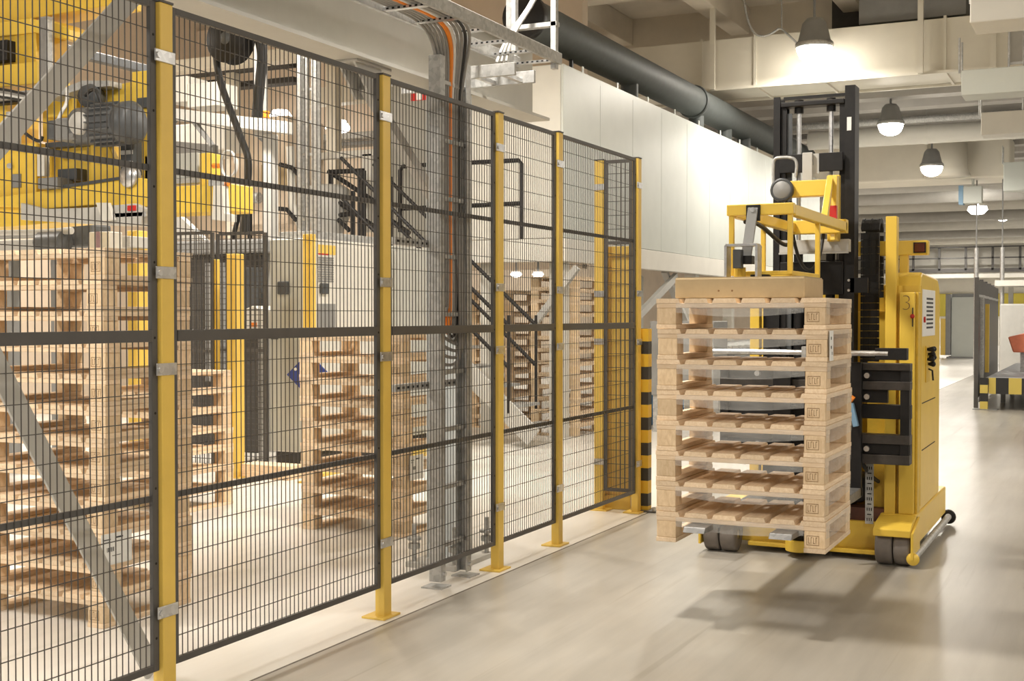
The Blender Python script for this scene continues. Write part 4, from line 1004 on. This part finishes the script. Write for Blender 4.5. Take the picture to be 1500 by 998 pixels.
# control cabinets
XC = -6.64; YCb = 9.62
def cabinet(y0, y1, z1, label, mat, x0=-7.08):
    t = thing('control_cabinet', label, 'cabinet', ((x0+XC)/2, (y0+y1)/2, 0), 'control cabinets')
    MB().box(x0, XC, y0, y1, .16, z1).build('casing', M[mat], t, .008)
    MB().box(x0+.03, XC-.03, y0+.03, y1-.03, 0, .16).build('plinth', M['dark'], t)
    return t
c1 = cabinet(YCb, 11.05, 2.13, 'white control cabinet with warning stickers and round switch', 'offwhite')
MB().box(-7.08, XC-.004, YCb-.012, YCb, .17, 2.12).build('end_panel', M['cab'], c1, .004)
MB().box(XC, XC+.014, YCb+.03, YCb+.98, .2, 2.08).build('door', M['offwhite'], c1, .004)
MB().box(XC, XC+.014, YCb+.99, 11.02, .2, 2.08).build('door', M['offwhite'], c1, .004)
for (px0, py0, px1, py1, nm, mm) in [(466, 358, 491, 374, 'warning_sticker', 'yellow'), (466, 371, 481, 374, 'red_stripe', 'red'), (464, 445, 491, 490, 'display_window', 'mgrey')]:
    a, b = at(px0, py0, 'X', XC+.014), at(px1, py1, 'X', XC+.014)
    MB().box(XC+.014, XC+(.018 if nm != 'red_stripe' else .02), a.y, b.y, b.z, a.z).build(nm, M[mm], c1)
a, b = at(466, 376, 'X', XC+.014), at(488, 415, 'X', XC+.014)
for k in range(11): MB().box(XC+.014, XC+.02, a.y, b.y, a.z-(a.z-b.z)*k/11-.014, a.z-(a.z-b.z)*k/11).build('vent_slat', M['mgrey'], c1)
p = at(473, 423, 'X', XC+.014); MB().box(XC+.014, XC+.05, p.y-.06, p.y+.06, p.z-.05, p.z+.05).build('switch', M['dgrey'], c1, .01)
p = at(417, 422, 'Y', YCb-.012); MB().box(p.x-.06, p.x+.06, YCb-.05, YCb-.012, p.z-.06, p.z+.06).build('switch', M['dgrey'], c1, .01)
MB().box(-7.07, XC-.01, YCb-.016, YCb-.012, 1.20, 1.225).build('panel_gap', M['dgrey'], c1)
a, b = at(408, 452, 'Y', YCb-.012), at(440, 500, 'Y', YCb-.012)
MB().box(a.x, b.x, YCb-.02, YCb-.012, b.z, a.z).build('hatch', M['cab'], c1, .003)
MB().box(-7.06, XC-.02, YCb+.1, 10.9, 2.13, 2.20).build('cable_box', M['galv'], c1, .004)
c2 = cabinet(11.07, 12.0, 2.13, 'long plain grey cabinet right of the white control cabinet', 'cab')
for k in range(2): MB().box(XC, XC+.012, 11.10+.44*k, 11.53+.44*k, .2, 2.08).build('door', M['cab'], c2, .004)
sg = thing('diamond_sign', 'dark blue diamond sign on the control cabinet corner', 'sign', at(451, 548, 'Y', 9.5))
q = [at(x, y, 'Y', 9.5) for x, y in ((420, 549), (451, 517), (483, 549), (451, 581))]
MB().prism([(p.x, p.z) for p in q], 'Y', 9.5, 9.512).build('plate', M['blue'], sg)
p = at(433, 541, 'Y', 9.5); MB().cyl((p.x, 9.5, p.z), (p.x, 9.495, p.z), .015, 8).build('rivet', M['paper'], sg)
MB().box(q[1].x-.04, q[1].x+.04, 9.512, 9.606, q[1].z-.35, q[1].z-.30).build('bracket', M['galv'], sg)
# boards and yellow floor strip near the cabinet
pb = at(398, 700, 'Z', 0)
tag(MB().box(pb.x-.25, pb.x+.25, pb.y-.1, pb.y+.12, 0, .12).build('timber_block', M['wood_x'], None, .004), 'short timber block on the floor beside the control cabinet', 'timber')
tag(MB().bar((pb.x-.33, pb.y-.05, .02), (pb.x-.42, pb.y+.1, .8), .09, .02, (0, 1, 0)).build('leaning_board', M['wood_b'], None, .002), 'narrow board leaning upright beside the yellow guard column', 'board')
ys = thing('floor_ramp', 'low yellow floor edge strip in front of the control cabinets', 'ramp', (XC+.1, 10.5, 0))
MB().box(XC+.05, XC+.35, 9.3, 12.0, 0, .03).build('strip', M['yellow'], ys, .004)

# inner cable ladder mast
lm = thing('cable_ladder', 'slim inner cable ladder rising behind the control cabinet', 'cable ladder', at(450, 345, 'Y', 9.75))
lm.location.z = 2.2; WPOS[lm.name] = lm.location.copy()
for px0, px1, d in ((434, 442, .06), (446, 450, .04), (456, 465, .06)):
    a, b = at(px0, 200, 'Y', 9.75), at(px1, 200, 'Y', 9.75); MB().box(a.x, b.x, 9.75, 9.75+d, 2.2, ZC).build('side_rail', M['galv'], lm, .003)
a, b = at(440, 200, 'Y', 9.75), at(458, 200, 'Y', 9.75)
for k in range(12): MB().box(a.x, b.x, 9.76, 9.79, 2.3+.3*k, 2.325+.3*k).build('rung', M['galv'], lm)

# hose reel and hoses
rl = thing('hose_reel', 'black hose reel hanging below the ceiling, above the gripper', 'reel', at(338, 55, 'Y', 8.0))
pc = at(338, 58, 'Y', 8.0)
MB().lathe([(.001, -.07), (.18, -.07), (.19, -.06), (.13, -.045), (.13, .045), (.19, .06), (.18, .07), (.001, .07)], pc, 'Y', 26).build('drum', M['black'], rl)
MB().lathe([(.001, -.085), (.04, -.085), (.05, -.07)], pc, 'Y', 14).build('hub', M['dgrey'], rl)
MB().bar(pc+Vector((0, .05, .1)), Vector((pc.x+.05, 8.05, ZC)), .06, .04).build('hanger', M['dgrey'], rl)
P8 = lambda x, y: at(x, y, 'Y', 8.0)
tag(MB().tube(bez(P8(318, 65), P8(312, 110), P8(335, 150), P8(352, 200)) + bez(P8(358, 215), P8(372, 245), P8(358, 275), P8(358, 340)), .028, 8).build('black_hose', M['bcable']), 'thin black hose hanging in a wave below the reel', 'hose', 'hoses at the reel')
tag(MB().tube(bez(P8(345, 42), P8(375, 30), P8(390, 60), P8(382, 110)) + [P8(376, 172)], .042, 10).build('black_hose', M['bcable']), 'thick black hose arching over the right side of the reel', 'hose', 'hoses at the reel')

# overhead steel bridge with boxes on it, behind the gripper
br = thing('conveyor_bridge', 'grey steel conveyor bridge high behind the gripper', 'bridge', (-7.6, 11, 2.9))
gp('side_beam', pprism([(150, 146), (420, 178), (420, 196), (150, 163)], 10.6, .12), 'grey', .006, br)
gp('side_beam', pprism([(236, 205), (312, 212), (312, 230), (236, 222)], 12.0, .1), 'mgrey', .006, br)
gp('end_post', prect(372, 60, 384, 200, 10.75, .1), 'grey', .004, br)
for q in (((262, 168), (242, 195)), ((284, 178), (312, 214))): MB().bar(at(*q[0], 'Y', 10.66), at(*q[1], 'Y', 10.66), .05, .04).build('diagonal', M['mgrey'], br)
gp('support_post', prect(384, 196, 398, 345, 10.75, .12), 'grey', .004, br)
a = at(391, 345, 'Y', 10.75); MB().box(a.x-.07, a.x+.07, 10.75, 10.89, 0, a.z).build('support_leg', M['grey'], br)
gp('lamp_orange', prect(383, 162, 390, 172, 10.62, .06), 'orange', .004, br)
for i, (q, lb) in enumerate((((246, 112, 274, 150), 'taller white box on the conveyor bridge'), ((274, 121, 318, 156), 'wider white box on the conveyor bridge'))):
    o = prect(*q, 10.75, .35).build('white_box', M['offwhite'], None, .008); tag(o, lb, 'box', 'boxes on the bridge')
    zb_ = at(q[0], 150, 'Y', 10.6).z
gr2 = thing('process_unit', 'large beige machine housing behind the conveyor bridge', 'machine', (-9, 14, 2))
gp('housing', prect(246, 180, 330, 222, 12.6, .8), 'offwhite', .02, gr2)
gp('housing', prect(335, 172, 422, 330, 13.0, .8), 'beige', .02, gr2)
gp('box', prect(382, 240, 420, 275, 12.9, .1), 'card', .01, gr2)
gp('disc', MB().cyl(at(388, 198, 'Y', 12.9), at(388, 198, 'Y', 13.0), .09, 16), 'mgrey', 0, gr2)
gp('duct_pipe', MB().tube([at(425, 215, 'Y', 12.8), at(428, 300, 'Y', 12.8), at(440, 330, 'Y', 12.8)], .05, 10), 'offwhite', 0, gr2)
gp('duct_pipe', MB().tube([at(338, 290, 'Y', 12.8), at(380, 290, 'Y', 12.8)], .07, 10), 'galv', 0, gr2)
for k, (u, v) in enumerate((((388, 304), (420, 307)), ((410, 241), (428, 246)))):
    gp('black_rail', MB().tube([at(*u, 'Y', 12.7), at(*v, 'Y', 12.7), at(v[0]+14, v[1]+16, 'Y', 12.7)], .028, 8), 'black', 0, gr2)
gp('cone_vessel', MB().lathe([(.1, -.3), (.28, .1), (.28, .45), (.2, .5), (.001, .52)], at(480, 330, 'Y', 13.4), 'Z', 20), 'grey', 0, gr2)
gp('portal', prect(530, 225, 545, 340, 13.6, .1), 'offwhite', .006, gr2); gp('portal', prect(440, 222, 546, 232, 13.6, .1), 'offwhite', .006, gr2)
for (u, v) in (((354, 300), (338, 360)), ((366, 300), (366, 362))): gp('strut', MB().cyl(at(*u, 'Y', 12.5), at(*v, 'Y', 12.5), .03, 8), 'black', 0, gr2)

# mezzanine steelwork and ducts below the ceiling on the left
mz = thing('mezzanine_frame', 'beige steel mezzanine frame high above the cell', 'frame', (-9, 14, 4))
for (q, Y, mm) in [((236, 70, 600, 88), 14.2, 'duct'), ((250, 96, 420, 104), 15.2, 'dark'), ((300, 118, 430, 126), 15.6, 'dark'), ((440, 125, 565, 150), 15.8, 'duct'), ((440, 195, 560, 204), 16.0, 'galv'), ((440, 208, 560, 214), 16.2, 'mgrey'), ((236, 120, 320, 128), 16.0, 'dark')]:
    gp('beam', prect(*q, Y, .25), mm, .01, mz)
for x in (-12, -10.2, -8.6): MB().box(x-.08, x+.08, 15.3, 15.46, 2.1, ZC).build('post', M['duct'], mz)
for (px, py) in ((411, 173), (495, 188)):
    p = at(px, py, 'Y', 16.4)
    tag(MB().lathe([(.001, .12), (.12, .12), (.2, 0), (.14, -.06), (.001, -.08)], p, 'Z', 14).build('hall_lamp', M['glow']), 'bright lamp under the mezzanine, %s' % ('nearer the hose' if px < 450 else 'right of the inner cable ladder'), 'lamp', 'lamps under the mezzanine')

# stairs and black handrails
ST = thing('steel_stairs', 'grey steel stairs with black handrails behind the cable ladder', 'stairs', (-6.2, 12.4, 0))
for Y in (12.2, 12.9):
    a, b = at(792, 652, 'Y', Y), at(640, 500, 'Y', Y); d = (b-a).normalized()
    a2 = a + d*((.12-a.z)/d.z); b2 = a2 + d*(2.1/d.z)
    MB().bar(a2, b2, .03, .22).build('stringer', M['grey'], ST, .004)
    if Y == 12.2: A2, B2 = a2, b2
for k in range(10):
    f = (k+.5)/10; p = A2.lerp(B2, f); MB().box(p.x-.13, p.x+.13, 12.22, 12.88, p.z-.015, p.z+.015).build('tread', M['galv'], ST)
for Y in (12.2, 12.9):
    for dz in (.55, 1.0):
        MB().cyl((A2.x-.3, Y, A2.z+dz+.2), (B2.x, Y, B2.z+dz), .022, 8).build('handrail', M['black'], ST)
    for f in (.12, .5, .9):
        p = A2.lerp(B2, f); MB().cyl((p.x, Y, p.z), (p.x, Y, p.z+1.05), .02, 8).build('baluster', M['black'], ST)
pf = thing('platform_railing', 'black tube railing of the raised platform behind the ladder', 'railing', (-6.9, 13.1, 2.3))
R = lambda x, y: at(x, y, 'Y', 13.27)
for pts in ([R(586, 340), R(586, 250), R(590, 244), R(632, 241)], [R(632, 241), R(760, 235), R(764, 240), R(764, 350)], [R(586, 306), R(764, 298)]):
    MB().tube(pts, .026, 8).build('rail_tube', M['black'], pf)
s2 = thing('stair_railing', 'black handrails of the upper stairs beside the mezzanine', 'railing', (-8.3, 13.5, 2.2))
R = lambda x, y: at(x, y, 'Y', 13.3)
for a, b in (((481, 251), (556, 300)), ((465, 275), (560, 340)), ((485, 252), (533, 250)), ((485, 252), (485, 345)), ((533, 250), (533, 350)), ((517, 280), (517, 345)), ((486, 316), (533, 312)), ((486, 312), (512, 338)), ((560, 314), (600, 342))):
    MB().cyl(R(*a), R(*b), .03, 8).build('rail_tube', M['black'], s2)
# red fire extinguisher sign
fs = thing('fire_sign', 'red fire equipment sign left of the cable ladder top', 'sign', at(615, 130, 'Y', 9.0))
a, b = at(602, 117, 'Y', 9.0), at(627, 146, 'Y', 9.0); w_ = b.x-a.x; h_ = a.z-b.z
MB().box(a.x, b.x, 9.0, 9.01, b.z, a.z).build('plate', M['red'], fs)
m = MB(); m.box(a.x+.33*w_, a.x+.66*w_, 8.996, 9.0, b.z+.02*h_, b.z+.55*h_); m.box(a.x+.1*w_, a.x+.3*w_, 8.996, 9.0, b.z+.62*h_, b.z+.72*h_); m.box(a.x+.4*w_, a.x+.85*w_, 8.996, 9.0, b.z+.60*h_, b.z+.70*h_); m.box(a.x+.35*w_, a.x+.5*w_, 8.996, 9.0, b.z+.7*h_, b.z+.85*h_)
m.build('pictogram', M['paper'], fs)
MB().cyl((a.x+w_/2, 9.02, a.z-.02), (a.x+w_/2, 9.02, ZC), .008, 6).build('wire', M['galv'], fs)
# pale column behind the sign
pcx = at(600, 300, 'Y', 14.5).x
tag(MB().box(pcx-.45, pcx+.25, 14.5, 14.9, 2.2, ZC).build('wide_pillar', M['cab'], None, .01), 'wide grey-beige pillar behind the cable ladder', 'pillar')

# ================================================================ FAR RIGHT: table, fence, cabinet, railing
tb = thing('striped_table', 'low table with black and yellow striped edge at the right', 'table', (-1.2, 21, 0))
x0 = at(1436, 560, 'Y', 20.2).x
MB().box(x0+.05, 2.0, 20.25, 27.0, .40, .47).build('table_top', paint('table blue grey', (.42,.44,.48), .05, 4, .4), tb, .006)
MB().box(x0+.12, 2.0, 20.20, 20.25, .24, .48).build('striped_edge', M['stripe_x'], tb)
MB().box(x0, x0+.11, 20.14, 20.25, 0, .48).build('corner_post', stripes('hazard post', (.70,.55,.12), (.02,.02,.02), 'Z', .25), tb)
MB().box(x0-.1, x0+.25, 20.1, 20.35, 0, .012).build('foot_plate', M['mgrey'], tb)
for y in (22, 24, 26.5):
    MB().box(x0+.15, x0+.22, y, y+.07, 0, .40).build('leg', M['mgrey'], tb)
bf = thing('mesh_screen', 'dark folded mesh screens standing beside the striped table', 'screen', (-1.95, 22, 0))
yy = 20.6
for k in range(5):
    x = -1.93-.06*k; y = 20.5+1.4*k
    MB().box(x-.03, x+.03, y, y+.06, 0, 2.0).build('post', M['fgrey'], bf)
    MB().box(x-.008, x+.008, y+.06, y+1.3, .15, 1.96).build('screen_panel', M['fgrey'], bf)
    MB().box(x-.012, x+.012, y+.06, y+1.3, 1.70, 1.74).build('screen_rail', M['galv'], bf)
MB().box(-1.90, -1.84, 21.6, 21.66, .5, 1.6).build('yellow_strip', M['yellow'], bf); MB().box(-1.90, -1.85, 20.8, 20.86, .1, 1.7).build('steel_profile', M['galv'], bf)
fc = thing('far_cabinet', 'pale grey cabinet standing far down the aisle', 'cabinet', (-4.5, 43.8, 0))
MB().box(-4.88, -4.18, 43.6, 44.4, .05, 2.0).build('casing', M['white'], fc, .01); MB().box(-5.05, -4.89, 43.5, 44.4, .1, 2.1).build('side_frame', M['mgrey'], fc, .01)
MB().box(-5.2, -5.05, 43.5, 43.6, .1, 1.3).build('yellow_edge', M['yellow'], fc); MB().box(-4.9, -3.9, 44.0, 44.5, 2.0, 2.12).build('top_box', M['mgrey'], fc); MB().box(-5.0, -4.1, 43.4, 44.5, 0, .05).build('plinth', M['mgrey'], fc)
fr = thing('gallery_railing', 'dark railing of the gallery along the far wall', 'railing', (-4, 60.8, 3.2))
for z in (3.45, 4.5, 4.0): MB().box(-14, 6, 60.8, 60.9, z-(.1 if z < 3.5 else .03), z+(.08 if z < 3.5 else .03)).build('rail', M['fgrey'], fr)
for k in range(16): MB().box(-12+1.15*k, -11.9+1.15*k, 60.8, 60.9, 3.45, 4.5).build('baluster', M['fgrey'], fr)
gl = MB().box(-14, 6, 60.9, 62, 3.1, 3.35); struct('gallery_floor', gl, M['offwhite'], label='gallery deck along the far wall')
for i, px in enumerate((1430, 1468)):
    x = at(px, 400, 'Y', 30.5).x
    t = thing('flue_pipe', 'shiny vertical pipe %s the far mesh screens' % ('left above' if i == 0 else 'right above'), 'pipe', (x, 30.5, 0), 'shiny vertical pipes')
    MB().cyl((x, 30.5, 0), (x, 30.5, 2.95), .05, 14).build('pipe_run', M['steel'], t)
    MB().cyl((x, 30.5, 2.95), (x, 30.5, 4.48), .015, 8).build('guy_rod', M['mgrey'], t)
fm = thing('far_machine', 'pale grey machine behind the striped table at the right edge', 'machine', (0, 30, 0))
a = at(1462, 412, 'Y', 29); MB().box(a.x, a.x+3, 29.5, 31, 0, at(1462, 445, 'Y', 29).z).build('body', M['grey'], fm, .03)
MB().box(a.x-.1, a.x+3, 29.4, 31, at(1462, 415, 'Y', 29).z-.05, at(1462, 410, 'Y', 29).z).build('shelf', M['offwhite'], fm); MB().box(a.x+.1, a.x+.2, 30.5, 30.6, 0, at(1462, 415, 'Y', 29).z-.05).build('post', M['grey'], fm)
MB().box(a.x+.9, a.x+1.3, 29.35, 29.5, .9, 1.2).build('yellow_cover', M['yellow'], fm)
og = thing('salmon_hood', 'salmon-coloured plastic hood at the right edge above the striped table', 'hood', (-.8, 23, .47))
a, b = at(1484, 494, 'Y', 22.5), at(1530, 517, 'Y', 22.5)
MB().prism([(a.x, b.z), (b.x, b.z), (b.x, a.z+.15), (a.x-.08, a.z)], 'Y', 22.5, 23.0).build('shell', M['orange_p'], og, .02)
c = at(1482, 487, 'Y', 22.5); MB().box(a.x+.1, a.x+.16, 22.7, 22.76, .47, b.z).build('stand', M['galv'], og)
# overhead lamp light: aim disks straight down is their default orientation
